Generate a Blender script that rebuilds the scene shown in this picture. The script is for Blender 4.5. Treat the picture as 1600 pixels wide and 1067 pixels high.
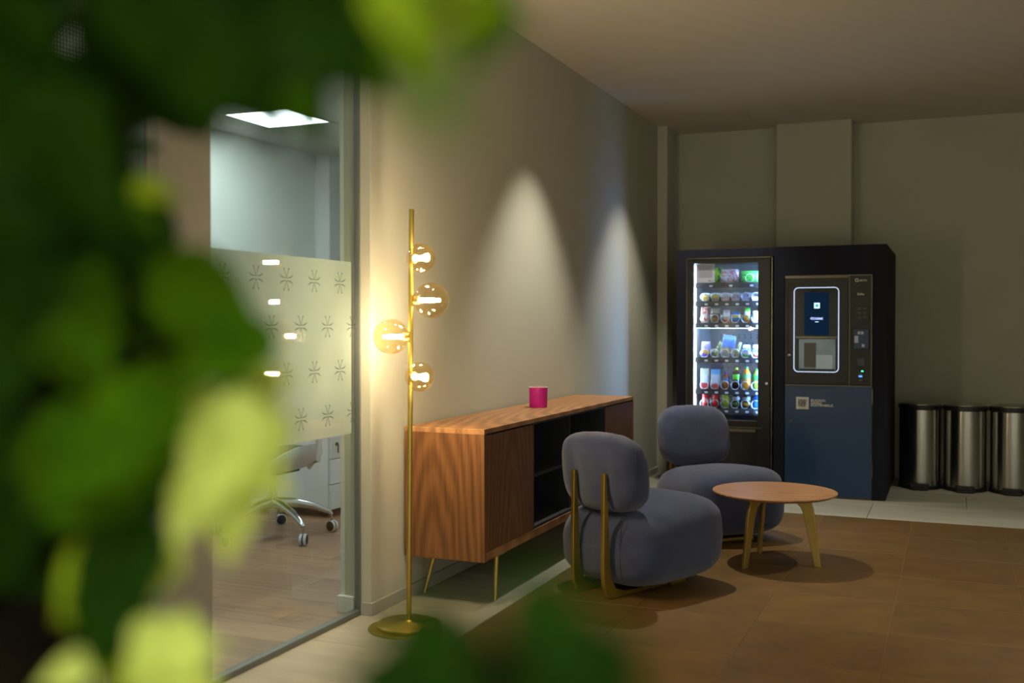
import bpy, bmesh, math, random
from mathutils import Vector, Matrix
random.seed(11)
for o in list(bpy.data.objects): bpy.data.objects.remove(o)
scene = bpy.context.scene
COL = scene.collection
def lin(c):
    c = c/255.0
    return c/12.92 if c <= 0.04045 else ((c+0.055)/1.055)**2.4
def rgb(r, g, b): return (lin(r), lin(g), lin(b), 1.0)

# ------------------------------------------------------------------ camera
cam = bpy.data.cameras.new('camera'); camo = bpy.data.objects.new('camera', cam); COL.objects.link(camo)
scene.camera = camo
camo.location = (2.30, 0.0, 1.25)
camo.rotation_euler = (math.radians(90-0.93), 0, math.radians(22.88))
cam.sensor_width = 36.0; cam.lens = 36.0*1635/1600.0
cam.clip_start = 0.05; cam.clip_end = 60
cam.dof.use_dof = True; cam.dof.focus_distance = 5.6; cam.dof.aperture_fstop = 1.7

# ------------------------------------------------------------------ world and exposure
world = bpy.data.worlds.new('room_world'); scene.world = world; world.use_nodes = True
world.node_tree.nodes['Background'].inputs[0].default_value = (0.9, 0.8, 0.65, 1)
world.node_tree.nodes['Background'].inputs[1].default_value = 0.02
vs = scene.view_settings
vs.view_transform = 'Standard'; vs.look = 'None'; vs.gamma = 1.0; vs.use_curve_mapping = False; vs.exposure = 0.55

# ------------------------------------------------------------------ ceiling downlights (the room's lamps) and added fill lamps
WARM = (1.0, 0.94, 0.78)
CEIL = 2.912
def ceiling_spot(x, y, power, half=37, blend=0.25, col=WARM):
    l = bpy.data.lights.new('downlight_or_fill', 'SPOT'); l.energy = power; l.color = col
    l.spot_size = math.radians(2*half); l.spot_blend = blend; l.shadow_soft_size = 0.03
    o = bpy.data.objects.new('downlight_or_fill', l); COL.objects.link(o); o.location = (x, y, CEIL-0.015)
    return o
for (x, y, p, hf, bl) in [(0.56, 5.70, 125, 38, 0.7), (0.56, 7.52, 80, 38, 0.7),
                  (3.10, 5.70, 80, 38, 0.5), (3.10, 7.52, 30, 38, 0.5), (3.10, 3.87, 45, 38, 0.5),
                  (1.45, 1.00, 82, 34, 0.5)]:
    ceiling_spot(x, y, p, hf, bl)
# unseen wide-beam fill lamps, added to lift the room's ambient light
for (x, y, p) in [(1.4, -1.6, 280), (3.2, -1.6, 340), (4.9, -1.6, 300), (4.9, 0.6, 220), (5.0, 3.0, 110)]:
    ceiling_spot(x, y, p, 72, 0.9, (0.94, 1.0, 0.98))

# ------------------------------------------------------------------ materials
M = {}
def nodes(name):
    m = bpy.data.materials.new(name); m.use_nodes = True; nt = m.node_tree; nt.nodes.clear()
    out = nt.nodes.new('ShaderNodeOutputMaterial'); M[name] = m
    return m, nt, out
def bsdf(nt, col=(0.8, 0.8, 0.8, 1), rough=0.5, metal=0.0, **kw):
    b = nt.nodes.new('ShaderNodeBsdfPrincipled')
    b.inputs['Base Color'].default_value = col; b.inputs['Roughness'].default_value = rough; b.inputs['Metallic'].default_value = metal
    for k, v in kw.items(): b.inputs[k].default_value = v
    return b
def mat(name, col, rough=0.5, metal=0.0, var=0.0, scale=(6, 6, 6), bump=0.0, bscale=60.0, emit=None, estr=0.0, objrand=0.0, sheen=0.0, spec=0.5):
    """plain procedural paint: base colour with soft noise variation and fine relief"""
    m, nt, out = nodes(name); b = bsdf(nt, col, rough, metal)
    b.inputs['Specular IOR Level'].default_value = spec
    if sheen: b.inputs['Sheen Weight'].default_value = sheen; b.inputs['Sheen Roughness'].default_value = 0.6
    if emit: b.inputs['Emission Color'].default_value = emit; b.inputs['Emission Strength'].default_value = estr
    tc = nt.nodes.new('ShaderNodeTexCoord')
    if var:
        mp = nt.nodes.new('ShaderNodeMapping'); mp.inputs['Scale'].default_value = scale
        nt.links.new(tc.outputs['Object'], mp.inputs[0])
        vec = mp.outputs[0]
        if objrand:
            oi = nt.nodes.new('ShaderNodeObjectInfo'); mul = nt.nodes.new('ShaderNodeVectorMath'); mul.operation = 'ADD'
            sc = nt.nodes.new('ShaderNodeVectorMath'); sc.operation = 'SCALE'; sc.inputs[0].default_value = (17, 31, 47)
            nt.links.new(oi.outputs['Random'], sc.inputs['Scale']); nt.links.new(vec, mul.inputs[0]); nt.links.new(sc.outputs[0], mul.inputs[1]); vec = mul.outputs[0]
        nz = nt.nodes.new('ShaderNodeTexNoise'); nz.inputs['Scale'].default_value = 1.0; nz.inputs['Detail'].default_value = 6; nz.inputs['Roughness'].default_value = 0.6
        nt.links.new(vec, nz.inputs['Vector'])
        rp = nt.nodes.new('ShaderNodeMapRange'); rp.inputs['From Min'].default_value = 0.25; rp.inputs['From Max'].default_value = 0.75
        rp.inputs['To Min'].default_value = 1-var; rp.inputs['To Max'].default_value = 1+var
        nt.links.new(nz.outputs['Fac'], rp.inputs['Value'])
        fac = rp.outputs[0]
        if objrand:
            r2 = nt.nodes.new('ShaderNodeMapRange'); r2.inputs['To Min'].default_value = 1-objrand; r2.inputs['To Max'].default_value = 1+objrand
            nt.links.new(oi.outputs['Random'], r2.inputs['Value'])
            mm = nt.nodes.new('ShaderNodeMath'); mm.operation = 'MULTIPLY'; nt.links.new(fac, mm.inputs[0]); nt.links.new(r2.outputs[0], mm.inputs[1]); fac = mm.outputs[0]
        vm = nt.nodes.new('ShaderNodeVectorMath'); vm.operation = 'SCALE'; vm.inputs[0].default_value = col[:3]
        nt.links.new(fac, vm.inputs['Scale']); nt.links.new(vm.outputs[0], b.inputs['Base Color'])
    if bump:
        n2 = nt.nodes.new('ShaderNodeTexNoise'); n2.inputs['Scale'].default_value = bscale; n2.inputs['Detail'].default_value = 4
        nt.links.new(tc.outputs['Object'], n2.inputs['Vector'])
        bp = nt.nodes.new('ShaderNodeBump'); bp.inputs['Strength'].default_value = bump; bp.inputs['Distance'].default_value = 0.01
        nt.links.new(n2.outputs['Fac'], bp.inputs['Height']); nt.links.new(bp.outputs[0], b.inputs['Normal'])
    nt.links.new(b.outputs[0], out.inputs[0])
    return m
def walnut(name, along, across, third, dark, light, centre=(0, 0, 0), rough=0.45):
    """wood with long arched figure: rings stretched along the grain axis"""
    m, nt, out = nodes(name); b = bsdf(nt, light, rough)
    tc = nt.nodes.new('ShaderNodeTexCoord')
    mp = nt.nodes.new('ShaderNodeMapping'); mp.inputs['Location'].default_value = centre
    s = [0, 0, 0]; s[along] = 1.1; s[across] = 6.0; s[third] = 0.0
    sc = nt.nodes.new('ShaderNodeVectorMath'); sc.operation = 'MULTIPLY'; sc.inputs[1].default_value = s
    nt.links.new(tc.outputs['Object'], mp.inputs[0]); nt.links.new(mp.outputs[0], sc.inputs[0])
    n1 = nt.nodes.new('ShaderNodeTexNoise'); n1.inputs['Scale'].default_value = 1.1; n1.inputs['Detail'].default_value = 2
    nt.links.new(sc.outputs[0], n1.inputs['Vector'])
    mx = nt.nodes.new('ShaderNodeMixRGB'); mx.blend_type = 'ADD'; mx.inputs[0].default_value = 0.36
    nt.links.new(sc.outputs[0], mx.inputs[1]); nt.links.new(n1.outputs['Color'], mx.inputs[2])
    w = nt.nodes.new('ShaderNodeTexWave'); w.wave_type = 'RINGS'; w.rings_direction = 'SPHERICAL'; w.inputs['Scale'].default_value = 1.45
    w.inputs['Distortion'].default_value = 2.0; w.inputs['Detail'].default_value = 3; w.inputs['Detail Scale'].default_value = 1.5
    nt.links.new(mx.outputs[0], w.inputs['Vector'])
    f = [0, 0, 0]; f[along] = 3.0; f[across] = 90.0; f[third] = 30.0
    s2 = nt.nodes.new('ShaderNodeVectorMath'); s2.operation = 'MULTIPLY'; s2.inputs[1].default_value = f
    nt.links.new(tc.outputs['Object'], s2.inputs[0])
    n2 = nt.nodes.new('ShaderNodeTexNoise'); n2.inputs['Scale'].default_value = 1.0; n2.inputs['Detail'].default_value = 5
    nt.links.new(s2.outputs[0], n2.inputs['Vector'])
    ad = nt.nodes.new('ShaderNodeMath'); ad.operation = 'MULTIPLY_ADD'; ad.inputs[1].default_value = 0.42
    nt.links.new(n2.outputs['Fac'], ad.inputs[2])
    sb = nt.nodes.new('ShaderNodeMath'); sb.operation = 'SUBTRACT'; sb.inputs[1].default_value = 0.2
    nt.links.new(w.outputs['Fac'], ad.inputs[0]); nt.links.new(ad.outputs[0], sb.inputs[0])
    cr = nt.nodes.new('ShaderNodeValToRGB'); e = cr.color_ramp.elements
    e[0].position = 0.12; e[0].color = dark; e[1].position = 0.85; e[1].color = light
    nt.links.new(sb.outputs[0], cr.inputs[0]); nt.links.new(cr.outputs[0], b.inputs['Base Color'])
    nt.links.new(b.outputs[0], out.inputs[0]); return m
def glassy(name, tint, strength=1.0, rough=0.0, ior=1.5):
    """thin clear pane: straight transmission plus fresnel reflection"""
    m, nt, out = nodes(name)
    t = nt.nodes.new('ShaderNodeBsdfTransparent'); t.inputs[0].default_value = tint
    g = nt.nodes.new('ShaderNodeBsdfGlossy'); g.inputs['Roughness'].default_value = rough; g.inputs[0].default_value = (1, 1, 1, 1)
    fr = nt.nodes.new('ShaderNodeLayerWeight'); fr.inputs[0].default_value = 0.5
    pw = nt.nodes.new('ShaderNodeMath'); pw.operation = 'POWER'; pw.inputs[1].default_value = 5.0; nt.links.new(fr.outputs['Facing'], pw.inputs[0])
    ml = nt.nodes.new('ShaderNodeMath'); ml.operation = 'MULTIPLY_ADD'; ml.inputs[1].default_value = 0.95; ml.inputs[2].default_value = 0.045*strength; ml.use_clamp = True
    mx = nt.nodes.new('ShaderNodeMixShader')
    nt.links.new(pw.outputs[0], ml.inputs[0]); nt.links.new(ml.outputs[0], mx.inputs[0]); nt.links.new(t.outputs[0], mx.inputs[1]); nt.links.new(g.outputs[0], mx.inputs[2])
    nt.links.new(mx.outputs[0], out.inputs[0]); return m
def emitter(name, col, strength):
    m, nt, out = nodes(name); e = nt.nodes.new('ShaderNodeEmission'); e.inputs[0].default_value = col; e.inputs[1].default_value = strength
    nt.links.new(e.outputs[0], out.inputs[0]); return m
def leafmat(name, col, trans, tcol):
    m, nt, out = nodes(name); b = bsdf(nt, col, 0.8); b.inputs['Specular IOR Level'].default_value = 0.04
    tr = nt.nodes.new('ShaderNodeBsdfTranslucent'); tr.inputs[0].default_value = tcol
    tc = nt.nodes.new('ShaderNodeTexCoord'); nz = nt.nodes.new('ShaderNodeTexNoise'); nz.inputs['Scale'].default_value = 30
    nt.links.new(tc.outputs['Object'], nz.inputs['Vector'])
    vm = nt.nodes.new('ShaderNodeVectorMath'); vm.operation = 'SCALE'; vm.inputs[0].default_value = col[:3]
    r = nt.nodes.new('ShaderNodeMapRange'); r.inputs['To Min'].default_value = 0.7; r.inputs['To Max'].default_value = 1.3
    nt.links.new(nz.outputs['Fac'], r.inputs['Value']); nt.links.new(r.outputs[0], vm.inputs['Scale']); nt.links.new(vm.outputs[0], b.inputs['Base Color'])
    mx = nt.nodes.new('ShaderNodeMixShader'); mx.inputs[0].default_value = trans
    nt.links.new(b.outputs[0], mx.inputs[1]); nt.links.new(tr.outputs[0], mx.inputs[2]); nt.links.new(mx.outputs[0], out.inputs[0]); return m

mat('wall_paint', rgb(182, 180, 165), 0.85, var=0.04, scale=(1.2, 1.2, 1.2), bump=0.06, bscale=220)
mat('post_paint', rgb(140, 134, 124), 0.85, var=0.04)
mat('hatch_steel', rgb(130, 152, 178), 0.35, 0.2, var=0.2, scale=(9, 9, 6))
mat('hatch_light', rgb(176, 200, 224), 0.35, 0.1, var=0.1)
mat('hatch_dark', rgb(84, 82, 80), 0.5, var=0.1)
mat('trim_paint', rgb(168, 165, 156), 0.6, var=0.03)
mat('ceiling_paint', rgb(202, 195, 182), 0.9, var=0.03, scale=(1, 1, 1))
mat('office_paint', rgb(205, 212, 205), 0.8, var=0.03, scale=(1, 1, 1))
mat('office_white', rgb(215, 218, 216), 0.5, var=0.02)
mat('office_tile', rgb(205, 205, 200), 0.9, var=0.04, scale=(30, 30, 30))
mat('grout', rgb(84, 76, 64), 0.9, var=0.1, scale=(30, 30, 30))
mat('grey_tile', rgb(162, 158, 142), 0.65, spec=0.3, var=0.16, scale=(1.4, 9, 4), bump=0.05, bscale=90, objrand=0.05)
mat('rust_tile', rgb(99, 72, 31), 0.5, var=0.24, scale=(5, 7, 5), bump=0.12, bscale=110, objrand=0.07)
mat('rust_joint', rgb(128, 96, 54), 0.7, var=0.1)
mat('plank', rgb(150, 116, 88), 0.5, var=0.26, scale=(2.2, 34, 10), objrand=0.16)
mat('metal_grey', rgb(120, 124, 122), 0.45, 0.6, var=0.03)
mat('dark_door', rgb(96, 84, 70), 0.6, var=0.08)
mat('black_plastic', rgb(18, 19, 20), 0.45, var=0.1)
mat('dark_metal', rgb(24, 26, 28), 0.42, 0.2, var=0.08)
mat('bronze_trim', rgb(112, 108, 96), 0.35, 0.9, var=0.05)
mat('chrome', rgb(210, 212, 214), 0.15, 1.0, var=0.02)
mat('white_plastic', rgb(205, 208, 208), 0.4, var=0.02)
mat('gold', rgb(204, 174, 84), 0.36, 1.0, var=0.05, scale=(20, 20, 20))
mat('gold_satin', rgb(190, 164, 92), 0.42, 0.85, var=0.05, scale=(20, 20, 20))
mat('fabric', rgb(54, 61, 91), 0.95, var=0.26, scale=(9, 9, 16), bump=0.35, bscale=240, sheen=0.25, spec=0.1)
mat('seam', rgb(52, 52, 62), 0.95, var=0.1)
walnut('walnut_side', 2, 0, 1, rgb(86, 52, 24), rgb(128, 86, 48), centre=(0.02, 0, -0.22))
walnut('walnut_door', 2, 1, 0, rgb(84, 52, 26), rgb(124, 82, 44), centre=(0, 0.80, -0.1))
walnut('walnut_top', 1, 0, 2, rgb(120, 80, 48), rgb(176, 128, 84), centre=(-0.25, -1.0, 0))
walnut('table_wood', 0, 1, 2, rgb(138, 94, 58), rgb(180, 134, 92), centre=(0.1, 0.05, 0), rough=0.4)
mat('cabinet_inside', rgb(44, 46, 54), 0.55, var=0.08)
mat('laminate', rgb(22, 25, 40), 0.75, var=0.25, scale=(30, 30, 2.2), spec=0.25)
mat('blue_door', rgb(22, 60, 102), 0.4, var=0.04, scale=(2, 2, 2))
mat('magenta', rgb(192, 18, 146), 0.5, var=0.05)
mat('candle_white', rgb(225, 215, 200), 0.5, var=0.03)
mat('bark', rgb(15, 10, 3), 0.9, spec=0.05, var=0.35, scale=(30, 30, 8), bump=0.4, bscale=60)
mat('pot', rgb(70, 66, 62), 0.7, var=0.1)
mat('soil', rgb(40, 28, 20), 1.0, var=0.3, scale=(60, 60, 60), bump=0.5, bscale=90)
mat('liner', rgb(140, 146, 152), 0.5, 0.2, var=0.05)
mat('liner_white', rgb(215, 222, 230), 0.5, var=0.02)
mat('shelf_black', rgb(38, 40, 44), 0.45, var=0.06)
mat('coil_white', rgb(205, 210, 215), 0.4, 0.3, var=0.02)
mat('paper', rgb(190, 196, 220), 0.8, var=0.03)  # bluish: the machine's backlight through the notice is put into this colour
mat('ink', rgb(110, 112, 125), 0.8, var=0.03)
mat('print_white', rgb(205, 205, 200), 0.6, var=0.02)
mat('print_blue', rgb(30, 45, 70), 0.6, var=0.02)
mat('screen_glass', rgb(6, 8, 12), 0.08, var=0.05)
mat('keypad', rgb(60, 62, 58), 0.4, var=0.2, scale=(60, 60, 60))
mat('emblem', rgb(50, 58, 52), 0.6, var=0.05)
def brushed(name, col, rough, aniso):
    m, nt, out = nodes(name); b = bsdf(nt, col, rough, 1.0); b.inputs['Anisotropic'].default_value = aniso; b.inputs['Anisotropic Rotation'].default_value = 0.25
    tg = nt.nodes.new('ShaderNodeTangent'); tg.direction_type = 'RADIAL'; tg.axis = 'Z'; nt.links.new(tg.outputs[0], b.inputs['Tangent'])
    tc = nt.nodes.new('ShaderNodeTexCoord'); mp = nt.nodes.new('ShaderNodeMapping'); mp.inputs['Scale'].default_value = (4, 4, 40)
    nz = nt.nodes.new('ShaderNodeTexNoise'); nz.inputs['Scale'].default_value = 1
    nt.links.new(tc.outputs['Object'], mp.inputs[0]); nt.links.new(mp.outputs[0], nz.inputs['Vector'])
    r = nt.nodes.new('ShaderNodeMapRange'); r.inputs['To Min'].default_value = rough-0.02; r.inputs['To Max'].default_value = rough+0.02
    nt.links.new(nz.outputs['Fac'], r.inputs['Value']); nt.links.new(r.outputs[0], b.inputs['Roughness'])
    nt.links.new(b.outputs[0], out.inputs[0])
brushed('brushed_steel', rgb(176, 174, 168), 0.22, 0.8)
glassy('clear_glass', (0.90, 0.95, 0.93, 1), 1.0)
glassy('machine_glass', (0.92, 0.95, 0.97, 1), 1.0)
glassy('amber_glass', (1.0, 0.90, 0.68, 1), 2.2, 0.02, 1.5)
emitter('led_panel', (0.90, 0.98, 1.0, 1), 14.5)
emitter('bulb', (1.0, 0.86, 0.68, 1), 900.0)
emitter('strip_cool', (0.62, 0.82, 1.0, 1), 18.0)
emitter('strip_side', (0.28, 0.52, 1.0, 1), 170.0)
emitter('ring_led', (0.62, 0.75, 1.0, 1), 0.75)
emitter('screen_on', (0.003, 0.010, 0.024, 1), 1.0)
emitter('screen_icon', (0.5, 0.85, 1.0, 1), 1.4)
emitter('screen_icon_blue', (0.08, 0.32, 0.5, 1), 1.0)
emitter('screen_text', (0.42, 0.5, 1.0, 1), 1.2)
emitter('led_green', (0.05, 0.9, 0.3, 1), 2.0)
emitter('led_blue', (0.08, 0.25, 1.0, 1), 1.6)
leafmat('leaf_shaded', rgb(22, 44, 3), 0.3, rgb(40, 70, 2))  # shade on the foliage painted into the darker leaf greens
leafmat('leaf_half_lit', rgb(54, 88, 4), 0.4, rgb(96, 126, 4))
leafmat('leaf_lit_lime', rgb(130, 150, 28), 0.45, rgb(170, 180, 30))
leafmat('leaf_lit_pale', rgb(192, 202, 98), 0.45, rgb(206, 212, 98))  # lamp light on the foliage painted into the lime and pale greens
# frosted film: scatters what stands behind, no straight view through
m, nt, out = nodes('frosted_film')
d = nt.nodes.new('ShaderNodeBsdfDiffuse'); d.inputs[0].default_value = rgb(204, 200, 196)
t = nt.nodes.new('ShaderNodeBsdfTranslucent'); t.inputs[0].default_value = rgb(214, 220, 212)
tp = nt.nodes.new('ShaderNodeBsdfTransparent'); tp.inputs[0].default_value = (0.9, 0.95, 0.92, 1)
mx = nt.nodes.new('ShaderNodeMixShader'); mx.inputs[0].default_value = 0.6
mx2 = nt.nodes.new('ShaderNodeMixShader'); mx2.inputs[0].default_value = 0.10
nt.links.new(d.outputs[0], mx.inputs[1]); nt.links.new(t.outputs[0], mx.inputs[2]); nt.links.new(mx.outputs[0], mx2.inputs[1]); nt.links.new(tp.outputs[0], mx2.inputs[2]); nt.links.new(mx2.outputs[0], out.inputs[0])
# perforated blind: grid of fine holes
def dotted(name, base, hole, scale):
    m, nt, out = nodes(name); b = bsdf(nt, base, 0.6)
    tc = nt.nodes.new('ShaderNodeTexCoord'); v = nt.nodes.new('ShaderNodeTexVoronoi'); v.inputs['Randomness'].default_value = 0.0; v.inputs['Scale'].default_value = scale
    nt.links.new(tc.outputs['Object'], v.inputs['Vector'])
    cr = nt.nodes.new('ShaderNodeValToRGB'); e = cr.color_ramp.elements; e[0].position = 0.30; e[0].color = hole; e[1].position = 0.36; e[1].color = base
    nt.links.new(v.outputs['Distance'], cr.inputs[0]); nt.links.new(cr.outputs[0], b.inputs['Base Color']); nt.links.new(b.outputs[0], out.inputs[0])
dotted('perforated_blind', rgb(70, 76, 84), rgb(190, 200, 215), 90)

# ------------------------------------------------------------------ mesh helpers
OFF = {}
class MB:
    def __init__(s): s.bm = bmesh.new()
    def box(s, x0, x1, y0, y1, z0, z1, bev=0.0, seg=2):
        b = bmesh.new(); bmesh.ops.create_cube(b, size=1.0)
        for v in b.verts: v.co = Vector(((x0+x1)/2+v.co.x*(x1-x0), (y0+y1)/2+v.co.y*(y1-y0), (z0+z1)/2+v.co.z*(z1-z0)))
        if bev: bmesh.ops.bevel(b, geom=b.edges[:], offset=bev, segments=seg, affect='EDGES', profile=0.5)
        return s.merge(b)
    def merge(s, b, mtx=None):
        if mtx is not None: bmesh.ops.transform(b, matrix=mtx, verts=b.verts[:])
        me = bpy.data.meshes.new('tmp'); b.to_mesh(me); b.free(); s.bm.from_mesh(me); bpy.data.meshes.remove(me); return s
    def lathe(s, prof, c=(0, 0, 0), n=32, axis=None, cap=True):
        b = bmesh.new(); rings = []
        for r, z in prof:
            rings.append([b.verts.new((r*math.cos(2*math.pi*i/n), r*math.sin(2*math.pi*i/n), z)) for i in range(n)])
        for a, q in zip(rings, rings[1:]):
            for i in range(n): b.faces.new((a[i], a[(i+1) % n], q[(i+1) % n], q[i]))
        if cap:
            b.faces.new(rings[0][::-1]); b.faces.new(rings[-1])
        bmesh.ops.recalc_face_normals(b, faces=b.faces[:])
        mt = Matrix.Translation(c)
        if axis is not None: mt = mt @ Vector((0, 0, 1)).rotation_difference(Vector(axis)).to_matrix().to_4x4()
        return s.merge(b, mt)
    def tube(s, pts, r, n=8):
        b = bmesh.new(); pts = [Vector(p) for p in pts]; rs = r if isinstance(r, (list, tuple)) else [r]*len(pts); rings = []
        for i, p in enumerate(pts):
            t = (pts[min(i+1, len(pts)-1)]-pts[max(i-1, 0)]).normalized()
            ref = Vector((0, 0, 1)) if abs(t.z) < 0.9 else Vector((1, 0, 0))
            u = t.cross(ref).normalized(); w = t.cross(u)
            rings.append([b.verts.new(p+(u*math.cos(2*math.pi*k/n)+w*math.sin(2*math.pi*k/n))*rs[i]) for k in range(n)])
        for a, q in zip(rings, rings[1:]):
            for i in range(n): b.faces.new((a[i], a[(i+1) % n], q[(i+1) % n], q[i]))
        b.faces.new(rings[0][::-1]); b.faces.new(rings[-1]); bmesh.ops.recalc_face_normals(b, faces=b.faces[:])
        return s.merge(b)
    def prism(s, poly, mtx, th, bev=0.0):
        """polygon in local xy extruded by th along local z (centred), placed by mtx"""
        b = bmesh.new(); lo = [b.verts.new((x, y, -th/2)) for x, y in poly]; hi = [b.verts.new((x, y, th/2)) for x, y in poly]; n = len(poly)
        b.faces.new(lo[::-1]); b.faces.new(hi)
        for i in range(n): b.faces.new((lo[i], lo[(i+1) % n], hi[(i+1) % n], hi[i]))
        bmesh.ops.recalc_face_normals(b, faces=b.faces[:])
        if bev: bmesh.ops.bevel(b, geom=[e for e in b.edges if abs(e.verts[0].co.z-e.verts[1].co.z) < 1e-6], offset=bev, segments=2, affect='EDGES', profile=0.5)
        return s.merge(b, mtx)
    def superell(s, c, a, e1, e2, nu=40, nv=24, fn=None):
        b = bmesh.new()
        def sp(v, e): return math.copysign(abs(v)**e, v)
        rings = []
        for j in range(1, nv):
            ph = -math.pi/2+math.pi*j/nv; ring = []
            for i in range(nu):
                th = 2*math.pi*i/nu
                p = Vector((a[0]*sp(math.cos(ph), e1)*sp(math.cos(th), e2), a[1]*sp(math.cos(ph), e1)*sp(math.sin(th), e2), a[2]*sp(math.sin(ph), e1)))
                ring.append(b.verts.new(p))
            rings.append(ring)
        bot = b.verts.new((0, 0, -a[2])); top = b.verts.new((0, 0, a[2]))
        for q, w in zip(rings, rings[1:]):
            for i in range(nu): b.faces.new((q[i], q[(i+1) % nu], w[(i+1) % nu], w[i]))
        for i in range(nu):
            b.faces.new((bot, rings[0][(i+1) % nu], rings[0][i])); b.faces.new((top, rings[-1][i], rings[-1][(i+1) % nu]))
        if fn:
            for v in b.verts: v.co = fn(v.co)
        bmesh.ops.recalc_face_normals(b, faces=b.faces[:])
        return s.merge(b, Matrix.Translation(c))
    def ring(s, outer, inner, mtx, th):
        b = bmesh.new(); n = len(outer)
        v = [[b.verts.new((p[0], p[1], z)) for p in poly] for z in (-th/2, th/2) for poly in (outer, inner)]
        for i in range(n):
            j = (i+1) % n
            b.faces.new((v[0][i], v[0][j], v[1][j], v[1][i])); b.faces.new((v[2][i], v[2][j], v[3][j], v[3][i]))
            b.faces.new((v[0][i], v[0][j], v[2][j], v[2][i])); b.faces.new((v[1][i], v[1][j], v[3][j], v[3][i]))
        bmesh.ops.recalc_face_normals(b, faces=b.faces[:]); return s.merge(b, mtx)
    def build(s, name, material, parent=None, origin=None, smooth=False, label=None):
        me = bpy.data.meshes.new(name)
        off = Vector(OFF.get(parent, (0, 0, 0))) if parent is not None else Vector(origin or (0, 0, 0))
        bmesh.ops.translate(s.bm, vec=-off, verts=s.bm.verts[:])
        s.bm.to_mesh(me); s.bm.free()
        if smooth:
            for p in me.polygons: p.use_smooth = True
            try: me.set_sharp_from_angle(angle=math.radians(smooth if smooth is not True else 40))
            except Exception: pass
        me.materials.append(M[material])
        o = bpy.data.objects.new(name, me); COL.objects.link(o)
        if parent is not None: o.parent = parent; OFF[o] = off
        else: o.location = off; OFF[o] = off
        if label: o['label'] = label
        return o
def thing(name, label, cat, loc=(0, 0, 0), rotz=0.0, group=None, local=False):
    o = bpy.data.objects.new(name, None); COL.objects.link(o); o.location = loc; o.rotation_euler = (0, 0, rotz); o.empty_display_size = 0.1
    o['label'] = label; o['category'] = cat
    if group: o['group'] = group
    OFF[o] = (0, 0, 0) if local else loc
    return o
def tag(o, label, cat, group=None):
    o['label'] = label; o['category'] = cat
    if group: o['group'] = group
    return o
def struct(o, label=None, cat=None):
    o['kind'] = 'structure'
    if label: o['label'] = label
    if cat: o['category'] = cat
    return o
def share(o, loc, parent=None, rot=None, scale=None):
    c = o.copy(); COL.objects.link(c); c.parent = parent; c.location = loc
    if rot: c.rotation_euler = rot
    if scale: c.scale = scale
    return c
def rrect(x0, x1, y0, y1, r, n=6):
    p = []
    for cx, cy, a in ((x1-r, y1-r, 0), (x0+r, y1-r, 90), (x0+r, y0+r, 180), (x1-r, y0+r, 270)):
        for i in range(n+1):
            t = math.radians(a+90*i/n); p.append((cx+r*math.cos(t), cy+r*math.sin(t)))
    return p
# matrix taking local (x, y) to world (X, Z) on a plane facing the camera at depth Y (local z points to -Y)
def face_mtx(Y): return Matrix(((1, 0, 0, 0), (0, 0, -1, Y), (0, 1, 0, 0), (0, 0, 0, 1)))
def words(name, txt, x, z, size, Y, material, parent, width=None, bold=0.0, th=0.0006, sp=1.0):
    c = bpy.data.curves.new(name, 'FONT'); c.body = txt; c.size = size; c.extrude = th; c.offset = bold; c.space_line = sp; c.resolution_u = 3
    t = bpy.data.objects.new(name, c); COL.objects.link(t)
    bpy.context.view_layer.update()
    me = bpy.data.meshes.new_from_object(t.evaluated_get(bpy.context.evaluated_depsgraph_get()))
    bpy.data.objects.remove(t); bpy.data.curves.remove(c)
    if width:
        w = max(v.co.x for v in me.vertices)-min(v.co.x for v in me.vertices); k = width/w
        for v in me.vertices: v.co.x *= k
    me.transform(Matrix.Translation(-Vector(OFF[parent])) @ Matrix.Translation((x, 0, z)) @ face_mtx(Y))
    me.materials.clear(); me.materials.append(M[material])
    o = bpy.data.objects.new(name, me); COL.objects.link(o); o.parent = parent; OFF[o] = OFF[parent]
    return o

# ------------------------------------------------------------------ the setting
H = CEIL
floor = struct(MB().box(-3.5, 6.2, -3.1, 9.4, -0.12, -0.006).build('floor', 'grout'))
MB().box(0.487, 6.0, -3.0, 7.10, -0.006, -0.0025).build('joint_bed', 'rust_joint', floor)
T = 0.526
rt_mesh = None
def tile_grid(name, material, cells, th=0.006, gap=0.003, z=0.0, parent=None, bev=0.0012):
    cache = {}
    for (x0, x1, y0, y1) in cells:
        key = (round(x1-x0, 3), round(y1-y0, 3))
        if key not in cache:
            o = MB().box(-key[0]/2+gap/2, key[0]/2-gap/2, -key[1]/2+gap/2, key[1]/2-gap/2, -th, 0, bev, 1).build(name, material, parent); OFF[o] = (0, 0, 0); cache[key] = o
            o.location = ((x0+x1)/2, (y0+y1)/2, z)
        else: share(cache[key], ((x0+x1)/2, (y0+y1)/2, z), parent)
cells = []
for i in range(8):
    for j in range(11): cells.append((0.487+i*T, 0.487+(i+1)*T, 7.10-(j+1)*T, 7.10-j*T))
tile_grid('rust_floor_tile', 'rust_tile', cells, parent=floor)
x1 = 0.487+8*T; y1 = 7.10-11*T
tile_grid('rust_floor_field', 'rust_tile', [(x1, 6.0, y1, 7.10)], parent=floor)
cells = []
for k in range(8):
    a = 7.10-(k+1)*0.6; cells.append((-0.045, 0.487, a, a+0.6))
cells.append((-0.045, 0.487, -3.0, 7.10-8*0.6))
for k in range(4):
    ya = 7.10+k*0.6; yb = min(ya+0.6, 9.16); off = 0.0 if k % 2 == 0 else 0.6
    xs = [0.0]+[x for x in (0.59-0.0, 1.79, 2.99, 4.19, 5.39)]+[6.0]
    if k % 2: xs = [0.0, 1.19, 2.39, 3.59, 4.79, 6.0]
    for a, b in zip(xs, xs[1:]): cells.append((a, b, ya, yb))
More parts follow.
